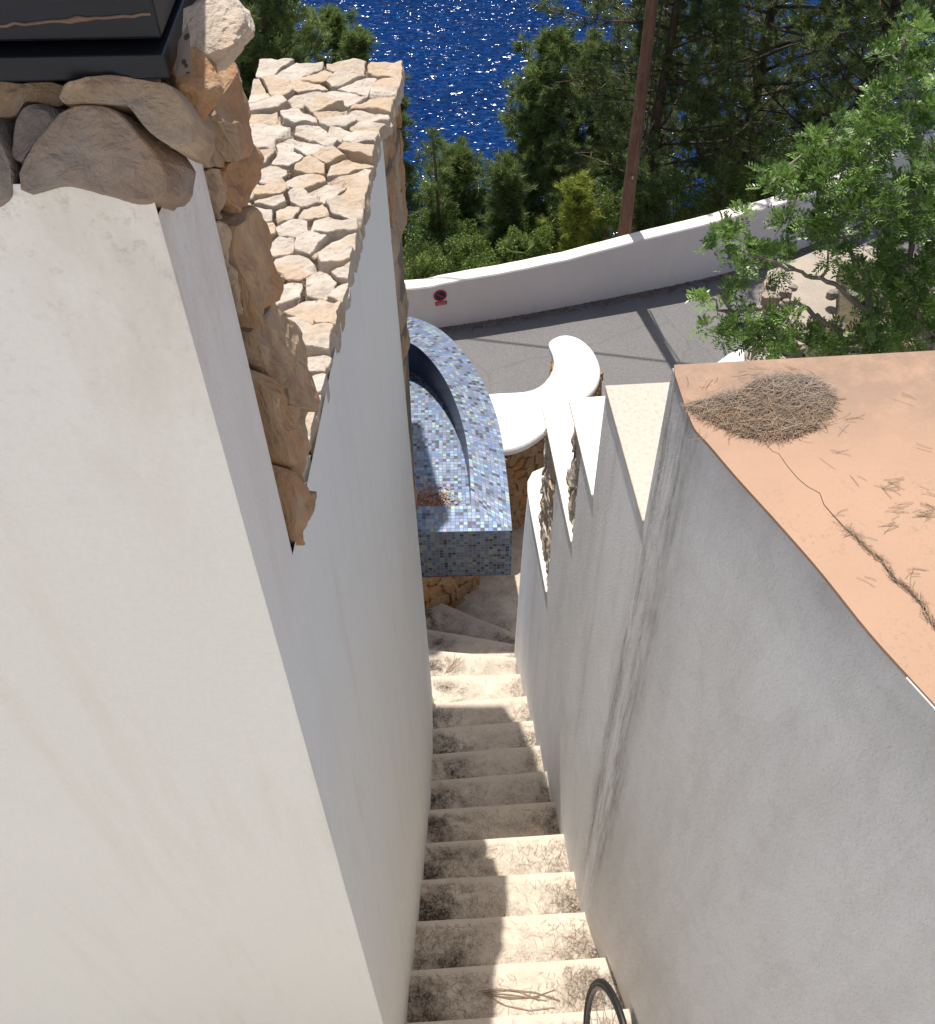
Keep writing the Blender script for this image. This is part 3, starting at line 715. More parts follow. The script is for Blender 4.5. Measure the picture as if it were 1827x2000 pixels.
# roof as triangulable fan strip: between edge and x=4.2 line
mb=MB(); mb.prism(RO,ZR-.010,ZR); o=mb.build('orange_roof',OR,ter)
lip=MB(); 
LPp=[p for p in RT if .75<p[1]<1.16]
lip.loft([[(p[0]-.0042,p[1]-.004,ZR-.0105),(p[0]-.0042,p[1]-.004,ZR-.0075),(p[0]+.0,p[1]+.0,ZR-.004),(p[0]+.0,p[1],ZR-.013)] for p in LPp]); lip.build('roof_edge_lip',WP,ter)
# stepped wall
sw=empty('stepped_wall',(.6,3.2,-9.3),'grey plastered garden wall stepping down beside the stairs with three cream copings and a rounded low end','wall')
lx=lambda y:.765-.0855*y
segs=[(2.158,2.815,-2.585,CO,.0),(2.815,3.39,-3.20,COW,.08),(3.39,4.10,-3.85,COW,.20)]
def wallseg(y0,y1,z,cop,rough_from=None,wd=None,yj0=None):
    xa,xb=lx(y0),lx(y1)
    mb=MB(); mb.prism([(xa,y0),(xa+.42,y0+.035),(xb+.42,y1+.035),(xb,y1)],-9.2,z-.022)
    return mb
# upper tier
def tier(y0,y1,z,cop,ystone=None,wd=.42,yc0=None):
    ye=ystone or y1
    nseg=8; V=[];f=[]
    mb=MB(); mb.prism([(lx(y0),y0),(lx(y0)+wd,y0+.02),(lx(ye)+wd,ye+.02),(lx(ye),ye)],-9.2,z-.02); mb.build('plaster_tier',PR,sw)
    if ystone:
        mb=MB(); mb.prism([(lx(ye)+.035,ye),(lx(ye)+wd,ye+.02),(lx(y1)+wd-.02,y1+.0),(lx(y1)+.035,y1-.03)],-9.2,z-.024); mb.build('rubble_core',MO,sw)
    y00=yc0 if yc0 is not None else y0
    mb=MB(); mb.prism([(lx(y00)-.006,y00),(lx(y00)+wd+.01,y00+.03),(lx(y1)+wd+.01,y1+.03),(lx(y1)-.006,y1)],z-.02,z); mb.build('coping',cop,sw,bevel=.004)
tier(2.1575,2.8150,-2.585,CO,None,.60)
tier(2.8152,3.395,-3.20,COW,3.09,.40)
tier(3.0902,4.08,-3.85,COW,3.56,.36)
stone_face(sw,(lx(3.395)+.03,3.39),(lx(3.09)+.012,3.095),-3.84,-3.222,.12,.10,31,ST,.05,.003,1.4,.3,.0)
stone_face(sw,(lx(4.08)+.03,4.06),(lx(3.56)+.01,3.565),-4.88,-3.875,.16,.12,33,ST,.05,.003,1.4,.3,.0)
# low rounded end : battered
V=[];f=[]
tp=[(lx(3.5602),3.5602),(lx(3.9),3.9),(.404,4.2),(.395,4.36),(.40,4.44),(.435,4.52),(.50,4.56),(.80,4.58),(.86,3.57)]
bt=[(lx(3.5602),3.5602),(lx(3.98),3.98),(.392,4.3),(.366,4.7),(.366,4.82),(.38,4.92),(.44,4.98),(.80,5.0),(.86,3.57)]
rings=[]
for k in range(9):
    t=k/8; s=t**.8; z=-4.93*(1-t)+-8.3*t
    rings.append([(a[0]*(1-s)+b_[0]*s,a[1]*(1-s)+b_[1]*s,z) for a,b_ in zip(tp,bt)])
tp2=[(x-.004,y) for x,y in tp]
mb=MB(); mb.loft(rings[::-1]); mb.build('plaster_tier',PR,sw)
mb=MB(); mb.prism([(x-.008 if x<.5 else x,y+(.006 if y>4.4 else 0)) for x,y in tp],-4.93,-4.905); mb.build('coping',COW,sw,bevel=.006)
# =========================================================================== MOSAIC BASIN
ZB=-6.30; kf=ZB/-6.5
front=[(-1.75,5.32),(-.4,5.33),(.365,5.345)]
arc=[(.365,5.345),(.355,5.8),(.33,6.26),(.30,6.6),(.24,6.91),(.15,7.22),(.04,7.49),(-.09,7.74),(-.26,7.97),(-.49,8.13),(-.8,8.22),(-1.15,8.15),(-1.45,7.9),(-1.65,7.5),(-1.75,6.9),(-1.75,5.32)]
inner=[(.03,5.63),(.03,6.0),(.005,6.39),(-.045,6.70),(-.13,7.04),(-.22,7.28),(-.33,7.50),(-.46,7.69),(-.62,7.80),(-.83,7.84),(-1.05,7.78),(-1.22,7.6),(-1.35,7.3),(-1.42,6.8),(-1.44,6.2),(-1.44,5.63)]
arc=[(x*kf,y*kf) for x,y in arc]; inner=[(x*kf,y*kf) for x,y in inner]
arc=refine(arc,4);inner=refine(inner,4)
arc=smooth_path(arc,3);inner=smooth_path(inner,3)
ms=empty('mosaic_basin',(-.6,6.4,-7.7),'curved raised basin covered in shimmering blue grey mosaic tiles, set on a stone foot','fountain basin')
def al(P):
    L=[0]
    for i in range(len(P)-1): L.append(L[-1]+math.dist(P[i],P[i+1]))
    return L
n=len(arc); La=al(arc)
V=[(*p,ZB) for p in arc]+[(*p,ZB) for p in inner]
UV=[(0,La[i]) for i in range(n)]+[(.335,La[i]) for i in range(n)]
# side rim
f=[(i,i+1,n+i+1,n+i) for i in range(n-1)]
obj('curved_rim',V,f,TI,ms,uvs=[(u_,v_) for u_,v_ in UV])
# front rim strip
y0=arc[0][1]; y1_=inner[0][1]; xl=arc[-1][0]; xi=inner[0][0]; xi2=inner[-1][0]; xr=arc[0][0]
V=[(xl,y0,ZB),(xr,y0,ZB),(xi,y1_,ZB),(xi2,y1_,ZB)]
obj('front_rim',V,[(0,1,2,3)],TI,ms,uvs=[(x,y+.01) for x,y,_ in V])
BH=.585
V=[(xl,y0,ZB),(xr,y0,ZB),(xr,y0,ZB-BH),(xl,y0,ZB-BH)]
obj('front_panel',V,[(0,3,2,1)],TI,ms,uvs=[(x,z) for x,_,z in V])
V=[(*p,ZB) for p in arc]+[(*p,ZB-BH) for p in arc]
obj('outer_side',V,[(i,n+i,n+i+1,i+1) for i in range(n-1)],TI,ms,uvs=[(La[i],0) for i in range(n)]+[(La[i],BH) for i in range(n)])
Li=al(inner)
ZF=ZB-.37
DT=M('shaded_navy_tile'); DT.fin(DT.mix(DT.noise(DT.wpos(),9,3),(.012,.016,.04),(.03,.035,.07)),.35)  # dark navy holds the shade of the basin's inner wall in its colour
V=[(*p,ZB) for p in inner]+[(*p,ZF) for p in inner]
m_=len(inner)
obj('inner_side',V,[(i,i+1,m_+i+1,m_+i) for i in range(m_-1)]+[(m_-1,0,m_,2*m_-1)],DT.m,ms)
obj('basin_floor',[(*p,ZF) for p in inner],[tuple(range(m_))],TI,ms,uvs=[(p[0]+.013,p[1]) for p in inner])
obj('underside',[(*p,ZB-BH) for p in arc],[tuple(range(n))],MOD,ms)
# stone foot
fx=[(-1.5,5.30),(-.35,5.32),(-.12,5.42),(.08,5.68),(.18,6.0),(.2,6.6),(.0,7.2)]
core=MB(); core.prism([(x-.06,y+.06) for x,y in fx]+[(-1.5,7.2)],-9.4,ZB-BH-.004); core.build('foot_core',MOD,ms)
for i in range(len(fx)-2):
    stone_face(ms,fx[i],fx[i+1],-7.78,ZB-BH-.02,.26,.19,50+i,STW,.08,.006,1.6,.25,.0)
# dry leaves in basin
n=700; P=np.stack([rsn.normal(-.32,.10,n),5.66+np.abs(rsn.normal(0,.13,n)),ZF+rsn.uniform(0,.03,n)],1); P=P[(P[:,0]<-.05)&(P[:,0]>-.9)]; n=len(P)
a=rsn.uniform(0,6.28,n); Dn=np.stack([np.cos(a),np.sin(a),rsn.uniform(-.3,.3,n)],1)
RL=mat_leaf('rust_leaf_litter',(.16,.07,.03),(.42,.24,.13),.05,.8)
tag(needles('leaf_litter',P,Dn,rsn.uniform(.02,.06,n),.008,RL,seed=9),'rust brown dry leaf litter gathered in the near corner of the mosaic basin','leaf litter',kind='stuff')
# =========================================================================== GARDEN WALL WITH CURLED CAP
ZC=-6.55; kc=ZC/-7.2
outl=[(.10,7.3),(.12,6.95),(.37,6.92),(.55,6.98),(.75,7.13),(1.09,7.56),(1.26,7.68),(1.36,7.82),(1.42,8.0),(1.425,8.18),(1.38,8.4),(1.29,8.56),(1.18,8.65),(1.07,8.665),(.99,8.63),(.90,8.56),(.915,8.45),(.955,8.30),(.935,8.12),(.88,8.0),(.80,7.87),(.68,7.79),(.56,7.765),(.24,7.765),(.07,7.70)]
outl=[(x*kc,y*kc) for x,y in outl]; outl=smooth_path(refine(outl+[outl[0]],3),3)[:-1]
gw=empty('garden_wall',(.7,6.8,-9.4),'low fieldstone garden wall with a thick white painted cap that curls at its end','wall')
cen=np.array([.7,6.8])
mb=MB()
def inset(P,d):
    n=len(P);Q=[]
    for i in range(n):
        a=np.array(P[i-1]);b=np.array(P[(i+1)%n]); t=(b-a)/np.linalg.norm(b-a); Q.append((P[i][0]-t[1]*d,P[i][1]+t[0]*d))
    return Q
o1=inset(outl,.012);o2=inset(outl,.035)
mb.loft([[(*p,ZC-.07) for p in outl],[(*p,ZC-.02) for p in outl],[(*p,ZC-.004) for p in o1],[(*p,ZC+.004) for p in o2]]); mb.build('white_cap',WP,gw,smooth=False)
o3=inset(outl,.045)
mb=MB(); mb.loft([[(*p,-9.6) for p in inset(outl,.02)],[(*p,ZC-.065) for p in o3]]); mb.build('stone_core',STW,gw)
fp=[(.10,6.06),(.37,6.30),(.70,6.50),(.99,6.88)]
for i in range(3): stone_face(gw,fp[i],fp[i+1],-8.1,ZC-.075,.15,.13,60+i,STW,.07,.006,1.6,.3,.0)
fr=[(1.10,6.82),(1.27,7.12),(1.33,7.42)]
for i in range(2): stone_face(gw,fr[i],fr[i+1],-7.6,ZC-.075,.16,.14,70+i,STW,.06,.006,1.5,.3,.0)
fl=[(.865,7.75),(.835,7.45),(.76,7.22)]
for i in range(2): stone_face(gw,fl[i],fl[i+1],-7.6,ZC-.075,.16,.14,74+i,STW,.06,.006,1.5,.3,.0)
fr2=(fl[0],)
# second cap piece + retaining wall at right
g2=empty('retaining_wall',(2.6,5.5,-9.4),'fieldstone retaining wall with a cream plastered top below the leafy shrub','wall')
tri=[tuple(atz(x,y,-6.0)[:2]) for x,y in((1380,722),(1425,690),(1445,679),(1466,684),(1470,722))]
mb=MB(); mb.prism([(tri[0][0],tri[0][1]-.5)]+tri[:4]+[(tri[3][0],tri[3][1]-.5)],-6.07,-6.0); mb.build('white_ledge',WP,g2,bevel=.01)
mb=MB(); mb.prism([(tri[0][0]+.04,tri[0][1]-.5)]+[(x,y-.03) for x,y in tri[1:4]]+[(tri[3][0],tri[3][1]-.5)],-9.4,-6.075); mb.build('ledge_body',STW,g2)
sl=[tuple(atz(x,y,-4.9)[:2]) for x,y in((1500,528),(1595,488),(1700,480),(1827,500),(1900,760),(1470,760),(1485,650))]
mb=MB(); mb.prism(sl,-5.0,-4.9); mb.build('cream_top',mat_coping('cream_plaster_top',(.33,.285,.235)),g2,bevel=.01)
mb=MB(); c_=sum(np.array(p) for p in sl)/len(sl); mb.prism([tuple(np.array(p)*.985+c_*.015) for p in sl],-9.4,-5.0); mb.build('wall_core',STW,g2)
stone_face(g2,sl[0],sl[6],-7.2,-4.92,.2,.17,80,ST,.06,.006,1.5,.3,.01)
stone_face(g2,sl[6],sl[5],-7.2,-4.92,.2,.17,81,ST,.06,.006,1.5,.3,.01)
# rocky planting bed on top
def bedz(x,y): return -4.86+.10*noise.noise(Vector((x*2,y*2,0)))
xs=np.linspace(2.0,6.0,40); 
PBED=[tuple(atz(x,y,-4.8)[:2]) for x,y in((1640,520),(1760,500),(1980,520),(2100,800),(1500,770),(1560,680),(1640,610))]
mb=MB(); mb.prism(PBED,-4.9,-4.80); o=mb.build('planting_bed_soil',GR,None); o['kind']='structure'; 
for i in range(26):
    x=rnd.uniform(1500,1827); y=rnd.uniform(560,700); s=rnd.uniform(.03,.09)
    if i==0: x,y,s=1815,672,.13
    if i in(1,2): x,y,s=(1720+40*i,650,.10)
    p=atz(x,y,-4.8); pol=[(p[0]+s*math.cos(a)*rnd.uniform(.7,1.2),p[1]+s*math.sin(a)*rnd.uniform(.7,1.2)) for a in np.arange(0,6.28,1.05)]
    o=stone(pol,(0,0,-4.8+s*.9),(1,0,0),(0,1,0),(0,0,1),s*1.3,STD,None,.002,1.2,900+i,.4,0,name='rock')
    tag(o,'large pale rock at the right edge just above the orange roof' if i==0 else 'small pale rock half buried in the planting bed under the leafy shrub','rock','rocks in the planting bed' if i else None)
# =========================================================================== VEGETATION
PN_D=mat_leaf('pine_needles_dark',(.055,.085,.028),(.20,.27,.08),.45,.5)
PN_M=mat_leaf('pine_needles_mid',(.085,.13,.035),(.29,.38,.12),.48,.5)
PN_L=mat_leaf('pine_needles_bright',(.17,.22,.03),(.46,.52,.10),.4,.5)
BARK=mat_wood('pine_bark',(.12,.085,.06),(.055,.04,.03)); TWIG=mat_plain('grey_twig',(.26,.22,.18),.9,0,.3,40,.4)
def unit(a): return a/(np.linalg.norm(a,axis=-1,keepdims=True)+1e-9)
def tufts(C,Dr,L,W,per,rs,spread=.75,n=3):
    """needle tufts: C (k,3) Dr (k,3)"""
    k=len(C); d=unit(np.repeat(unit(Dr),per,0)+rs.normal(0,spread,(k*per,3))*np.array([1,1,.8])); c=np.repeat(C,per,0)+rs.normal(0,.018,(k*per,3))
    ln=(L*rs.uniform(.6,1.15,k*per))[:,None]; s=unit(np.cross(d,rs.normal(0,1,(k*per,3))))*W*.5
    V=np.stack([c-s,c+s,c+d*ln],1); sh=np.clip(np.repeat(rs.rand(k)*.75,per)+rs.uniform(-.12,.25,k*per),.07,1)
    return V,sh
def pine(base,H,cr,c0,seed,mat,nb=46,sub=7,per=13,nl=.12,nw=.011,trunk_r=None,label='',group=None,droop=0,sparse=1.,name='pine_tree',cat='tree',top_pow=.8,tuf=6,up0=.35,bare=0):
    rs=np.random.RandomState(seed); base=np.array(base,float)
    e=empty(name,tuple(base),label,cat,group)
    tr=trunk_r or H*.017; wd=MB(); lean=rs.normal(0,.03,2)*H
    tp=[]; 
    for i in range(9):
        t=i/8; tp.append(base+np.array([lean[0]*t*t+.06*H*.1*math.sin(t*5+seed),lean[1]*t*t,H*t*.985-.3*(1-t)]))
    wd.tube(tp,[tr*(1-.85*i/8)+.008 for i in range(9)],8)
    def axis(t):
        i=min(int(t*8),7); u=t*8-i; return tp[i]*(1-u)+tp[i+1]*u
    C=[];Dd=[]
    for b in range(nb):
        t=c0+(1-c0)*((b+rs.rand())/nb)**.85; az=b*2.4+rs.uniform(-.5,.5)
        prof=(1-((t-c0)/(1-c0)))**(top_pow*.8)*.92+.12; 
        low=min(1,(t-c0)/.12+.55)
        L=cr*prof*low*rs.uniform(.45,1.25); up=up0+rs.uniform(-.15,.25)+.5*(t-c0)
        d=np.array([math.cos(az),math.sin(az),up]); p=axis(t); pts=[p]; nseg=5
        for k in range(nseg):
            d2=d+np.array([rs.normal(0,.12),rs.normal(0,.12),rs.normal(0,.08)-droop*(k/nseg)+.08*k]); d2/=np.linalg.norm(d2); p=p+d2*L/nseg; pts.append(p)
        wd.tube(pts,[max(.006,tr*.20*(1-k/6)*min(1,L/cr+.2)) for k in range(6)],4)
        if rs.rand()<bare: continue
        for s_ in range(sub):
            tt=.28+.72*(s_+rs.rand()*.8)/sub; i=min(int(tt*nseg),nseg-1); q=pts[i]+(pts[i+1]-pts[i])*(tt*nseg-i)
            dd=unit(pts[i+1]-pts[i]+rs.normal(0,.75,3)*np.array([1,1,.55])+np.array([0,0,.28-droop*.5])); sl=L*.34*rs.uniform(.5,1.1)+.08
            e2=q+dd*sl; 
            if sl>.12: wd.tube([q,(q+e2)/2+rs.normal(0,.01,3),e2],[.009,.007,.004],3)
            for k in range(tuf):
                if rs.rand()>sparse: continue
                u=(k+rs.rand())/tuf*.85+.2; C.append(q+dd*sl*u+rs.normal(0,.035,3)); Dd.append(dd+np.array([0,0,.35]))
    wd.build('trunk',BARK,e,smooth=True)
    V,sh=tufts(np.array(C),np.array(Dd),nl*1.15,nw*1.15,int(per*1.7),rs)
    tri_obj('crown',V,mat,e,3,shade=sh)
    return e
def place(px,py,Y):
    d=ray(px,py); p=d*(Y/d[1]); return p
def ipine(px,ptop,Y,hw,c0,seed,mat,label,**k):
    top=place(px,ptop,Y); hw=hw*1.28; b=np.array([top[0],Y,gz(top[0],Y)-.1]); sl=np.linalg.norm(top)
    return pine(b,top[2]-b[2],hw*sl/2000.,c0,seed,mat,label=label,**k)
GP='pine trees on the slope beyond the parapet'
ipine(1035,88,15.6,88,.10,101,PN_M,'slender upright pine with the sea behind it, left of the wooden pole',group=GP,nb=60,top_pow=.55,sub=8,per=14,trunk_r=.07)
ipine(1128,100,18.5,84,.10,102,PN_M,'pale green pine just left of the wooden pole, behind the slender upright pine',group=GP,nb=56,top_pow=.5,per=14)
ipine(858,240,14.6,42,.25,103,PN_M,'small thin pine with bare twigs showing, beside the stone cladding of the left wall',group=GP,nb=26,sparse=.55,sub=5,bare=.35,trunk_r=.035)
ipine(905,300,15.5,80,.05,104,PN_M,'low bushy pine under the strip of sea, left of the slender upright pine',group=GP,nb=40,top_pow=.5)
ipine(985,330,14.3,50,.05,105,PN_D,'short dark pine at the foot of the slender upright pine',group=GP,nb=34,top_pow=.5)
ipine(455,-120,16.5,150,.08,106,PN_M,'broad pine at the upper left behind the pillar stones',group=GP,nb=64,top_pow=.5,per=14)
ipine(640,22,19.5,98,.08,107,PN_M,'round topped pine behind the far end of the stone capped wall',group=GP,nb=54,top_pow=.45,per=14)
ipine(560,-30,22,80,.1,108,PN_M,'pine at the top edge of the photo, between the broad and the round topped pine',group=GP,nb=44,top_pow=.5)
ipine(762,165,16,62,.05,109,PN_M,'pine mostly hidden behind the left wall, its edge showing against the sea',group=GP,nb=40,top_pow=.4)
ipine(1372,-420,16.0,200,.28,110,PN_D,'large dark pine with a thick straight trunk right of the wooden pole',group=GP,nb=76,droop=.28,top_pow=.35,sub=9,per=13,trunk_r=.135,up0=.1,tuf=7,bare=.12)
ipine(1612,-420,18.0,260,.25,111,PN_D,'large dark pine with a leaning reddish trunk, above the leafy shrub',group=GP,nb=80,droop=.3,top_pow=.35,sub=9,per=13,trunk_r=.17,up0=.1,tuf=7,bare=.15)
ipine(1800,-300,16.5,190,.25,112,PN_M,'large pine at the upper right corner of the photo',group=GP,nb=60,droop=.15,top_pow=.4,sub=8)
ipine(1300,-60,23.0,105,.10,113,PN_D,'dark pine standing behind the wooden pole',group=GP,nb=60,top_pow=.45,sub=8)
ipine(1480,-40,24.5,190,.05,114,PN_D,'dark pine deep in the shade between the two large trunks',group=GP,nb=64,top_pow=.4,sub=8)
ipine(1680,20,25.5,190,.05,115,PN_D,'far dark pine seen between the large pines at the right',group=GP,nb=60,top_pow=.4,sub=8)
ipine(1215,215,19.5,90,.05,116,PN_D,'short dark pine at the foot of the wooden pole',group=GP,nb=44,top_pow=.4)
ipine(1460,250,19.0,140,.02,117,PN_D,'low dark pine behind the parapet right of the thick trunk',group=GP,nb=44,top_pow=.35)
ipine(1135,362,13.75,60,.02,118,PN_L,'young bright yellow green pine behind the parapet beside the wooden pole',group=None,nb=34,top_pow=.6,trunk_r=.03,nl=.10,sub=5,tuf=5,up0=.7)
ipine(380,-60,19,110,.05,119,PN_D,'dark pine at the top beside the metal box',group=GP,nb=50,top_pow=.4)
ipine(530,60,17.5,75,.05,120,PN_M,'bushy pine just above the far left corner of the stone capped wall',group=GP,nb=50,top_pow=.4,sub=8)
ipine(700,70,18.0,60,.05,121,PN_M,'small pine peeping over the far end of the stone capped wall next to the sea',group=GP,nb=40,top_pow=.4)
ipine(470,100,16.5,60,.05,122,PN_D,'low dark pine seen between the pillar stones and the stone capped wall',group=GP,nb=40,top_pow=.35)
# ---- shrubs along the outside of the parapet
SH_D=mat_leaf('shrub_leaves_dark',(.06,.10,.022),(.20,.30,.055),.35,.45)
SH_B=mat_leaf('mastic_leaves',(.05,.105,.026),(.24,.38,.085),.3,.38)
def leafquads(c,d,n_,L,W):
    s=unit(np.cross(d,n_)); m_=c+d*L*.5
    return np.stack([c,m_-s*W*.5,c+d*L,m_+s*W*.5],1)
def shrub(base,rx,rz,seed,label,nleaf=5200,mat=SH_D,group='shrubs behind the parapet'):
    rs=np.random.RandomState(seed); base=np.array(base,float); e=empty('shrub',tuple(base),label,'shrub',group)
    # lumpy crown: sub-clumps
    k=26; cc=unit(rs.normal(0,1,(k,3)))*np.array([1,1,.9]); cc[:,2]=np.abs(cc[:,2]); cen=base+cc*np.array([rx,rx,rz])*rs.uniform(.45,.85,(k,1)); rad=rs.uniform(.16,.32,k)*rx
    idx=rs.randint(0,k,nleaf); dd=unit(rs.normal(0,1,(nleaf,3))); P=cen[idx]+dd*rad[idx][:,None]*rs.uniform(.55,1.08,nleaf)[:,None]
    d=unit(dd+rs.normal(0,.6,(nleaf,3))); nn=unit(rs.normal(0,1,(nleaf,3))+np.array([0,0,1.]))
    V=leafquads(P,d,nn,rs.uniform(.03,.055,nleaf)[:,None],.016)
    tri_obj('foliage',V,mat,e,4,shade=np.clip(rs.rand(k)[idx]*.6+rs.uniform(0,.4,nleaf),.07,1))
    wd=MB()
    for i in range(0,k,2): wd.tube([base-np.array([0,0,.1]),(base+cen[i])/2+rs.normal(0,.03,3),cen[i]],[.02,.012,.005],4)
    wd.build('stems',BARK,e)
SHR=[(815,470,14.0,.55,.75),(850,430,14.6,.6,.9),(905,455,14.2,.55,.8),(950,480,13.8,.5,.6),(880,500,13.5,.5,.5),(820,520,13.2,.4,.45),(935,520,13.2,.4,.35),(990,500,13.4,.4,.35),(1050,490,13.5,.35,.35),(1195,440,13.6,.35,.45),(1010,440,14.6,.5,.7),(1085,450,14.4,.45,.6),(1270,420,14.8,.5,.5),(1330,410,14.6,.5,.5),(1420,385,15.0,.55,.5),(1500,360,15.6,.6,.6),(1180,360,16.5,.7,.8),(830,370,16.,.7,.9),(960,400,16.4,.8,.9)]
for i,(x,y,Y,rx,rz) in enumerate(SHR):
    p=place(x,y,Y); g=gz(p[0],Y); b_=np.array([p[0],Y,max(g,p[2]-rz*.95)])
    if b_[2]-g>.5: rz=rz; 
    where=['beside the stone cladding of the left wall','behind the first one beside the left wall','in the middle of the dark clump left of the slender pine','at the front of the clump left of the slender pine','close behind the parapet, above the parking sign','lowest one next to the left wall','just above the parapet top, right of the parking sign','just behind the fan palm','between the fan palm and the young bright pine','between the young bright pine and the wooden pole','behind the fan palm at the slender pine\'s foot','behind the young bright pine','right of the wooden pole foot','left of the thick dark trunk','right of the thick dark trunk','far right behind the parapet under the big pines','high behind the wooden pole foot','high up next to the left wall','high up under the slender pine'][i]
    shrub((b_[0],b_[1],max(g-.05,b_[2]-.1)),rx,max(rz,p[2]-g+.1) if p[2]-g<2.5 else rz,400+i,'dark green rounded shrub '+where,nleaf=4200+int(5000*rx))
# fan palm
fpb=place(1012,500,13.35); rs=np.random.RandomState(77)
fe=empty('fan_palm',tuple(fpb-np.array([0,0,.15])),'small fan palm with pointed pale fronds just above the parapet top','palm',None)
Q=[];sh=[]
for i in range(9):
    az=rs.uniform(0,6.28); d0=np.array([math.cos(az)*.7,math.sin(az)*.7,.75]); hub=fpb+d0*.22; sd_=unit(np.cross(d0,[0,0,1.])); up_=unit(np.cross(sd_,d0))
    for k in range(13):
        a=-1.3+2.6*k/12; d=unit(d0*math.cos(a)+sd_*math.sin(a)); Q.append(leafquads(hub[None],d[None],up_[None],.17,.014)[0]); sh.append(rs.uniform(.5,1))
tri_obj('fronds',np.array(Q),PN_M,fe,4,shade=np.array(sh))
mb=MB(); mb.tube([fpb-np.array([0,0,.35]),fpb+np.array([0,0,.02])],[.06,.04],7); mb.build('stem',BARK,fe)
# undergrowth over the slope
rs=np.random.RandomState(31); n=60000
X=rs.uniform(-9,16,n); Y=12.7+rs.rand(n)**1.2*32
Z=np.array([gz(a,b) for a,b in zip(X,Y)])+rs.rand(n)**2*.5*(1+np.sin(X*2.1+Y*1.3)*.6)
P=np.stack([X,Y,Z],1); d=unit(rs.normal(0,1,(n,3))+np.array([0,0,.8])); V=leafquads(P,d,unit(rs.normal(0,1,(n,3))),rs.uniform(.06,.16,n)[:,None],.035)
tag(tri_obj('undergrowth',V,SH_D,None,4,shade=rs.uniform(.1,1,n)),'dark green undergrowth covering the slope below the pines','undergrowth',kind='stuff')
# ---- mastic shrub by the roof
BL=[(1432,440,30),(1408,490,28),(1455,510,42),(1495,520,34),(1540,498,20),(1400,585,28),(1425,565,18),(1408,652,32),(1452,640,28),(1490,640,38),(1530,655,46),(1575,672,38),(1500,688,34),(1632,665,36),(1680,660,50),(1740,660,50),(1800,640,50),(1510,355,26),(1550,362,34),(1590,365,40),(1583,290,26),(1620,270,34),(1600,330,32),(1650,325,44),(1700,300,50),(1750,270,50),(1805,260,50),(1690,228,28),(1720,195,30),(1745,110,30),(1770,60,34),(1805,130,40),(1660,400,44),(1610,420,34),(1620,470,42),(1668,548,26),(1700,430,55),(1760,400,55),(1812,400,50),(1700,520,48),(1760,520,55),(1812,520,50),(1580,450,28),(1535,432,12),(1790,195,40),(1840,330,60),(1850,460,60),(1860,600,60),(1730,600,50),(1790,590,50)]
ms_=empty('mastic_shrub',tuple(atz(1720,690,-4.8)),'large bright green leafy shrub with small paired leaflets spilling over the road at the right','shrub')
rs=np.random.RandomState(55); LV=[];SHD=[];wd=MB()
def pt(x,y,Y): return place(x,y,Y)
stems=[[(1735,700,4.55),(1700,620,4.6),(1640,560,4.55),(1590,540,4.5),(1540,525,4.4),(1490,505,4.3)],
       [(1650,700,4.5),(1640,650,4.5),(1600,620,4.45),(1560,590,4.4),(1500,600,4.3),(1430,608,4.2)],
       [(1825,680,4.6),(1795,620,4.7),(1770,540,4.8),(1720,440,4.9),(1690,380,5.0),(1640,330,5.0)],
       [(1770,540,4.8),(1790,420,4.9),(1780,300,5.0),(1760,180,5.0),(1765,90,5.0)],
       [(1720,440,4.9),(1650,400,4.8),(1600,370,4.7),(1560,365,4.6)],
       [(1700,620,4.6),(1690,540,4.8),(1640,450,4.8),(1610,400,4.8)],[(1825,680,4.6),(1840,500,4.6),(1850,350,4.8)]]
SP=[]
for s_ in stems:
    pts=[pt(*a) for a in s_]; 
    pts2=[]
    for i in range(len(pts)-1):
        for k in range(4): pts2.append(pts[i]+(pts[i+1]-pts[i])*(k/4)+rs.normal(0,.006,3))
    pts2.append(pts[-1]); wd.tube(pts2,[.020*(1-.75*i/len(pts2)) for i in range(len(pts2))],6); SP+=pts2
SP=np.array(SP)
# stems reach the bed
for s_ in (stems[0],stems[1],stems[2]): p=pt(*s_[0]); wd.tube([(p[0]+.02,p[1],-4.85),p],[.026,.020],6)
for (x,y,r_) in BL:
    Y0=4.3+ (x-1400)/430*.55 + (500-y)/500*.35
    cen=pt(x,y,Y0); k0=SP[np.argmin(np.linalg.norm(SP-cen,axis=1))]
    wd.tube([k0,(k0+cen)/2+rs.normal(0,.03,3),cen],[.012,.008,.005],4)
    ncl=max(3,int((r_/9.)**2*.68))
    for c in range(ncl):
        a=rs.uniform(0,6.28); rr=r_*math.sqrt(rs.rand()); Yd=Y0+rs.uniform(-.28,.28)*r_/30
        p=pt(x+rr*math.cos(a),y+rr*math.sin(a),Yd); td=unit(p-cen+np.array([0,0,.12])+rs.normal(0,.05,3))
        if rs.rand()<.6: wd.tube([(cen+p)/2+rs.normal(0,.01,3) if rs.rand()<.5 else cen,p],[.004,.0025],3)
        tint=rs.rand()*.6
        for l in range(9):
            dl=unit(td+rs.normal(0,.75,3)+np.array([0,0,.2])); side_=unit(np.cross(dl,np.array([0,0,1.])+rs.normal(0,.35,3))); nrm=np.cross(side_,dl)
            Lr=rs.uniform(.06,.095)
            wdv=None
            for q in range(5):
                b_=p+dl*Lr*(.25+.17*q)-np.array([0,0,.012])*(q/4)**2
                for sgn in(-1,1):
                    dlf=unit(dl*.65+side_*sgn*.8+nrm*rs.uniform(-.1,.25)); LV.append(leafquads(b_[None],dlf[None],nrm[None]+rs.normal(0,.12,(1,3)),rs.uniform(.024,.037),.0108)[0]); SHD.append(min(1,max(.07,tint+rs.uniform(0,.4))))
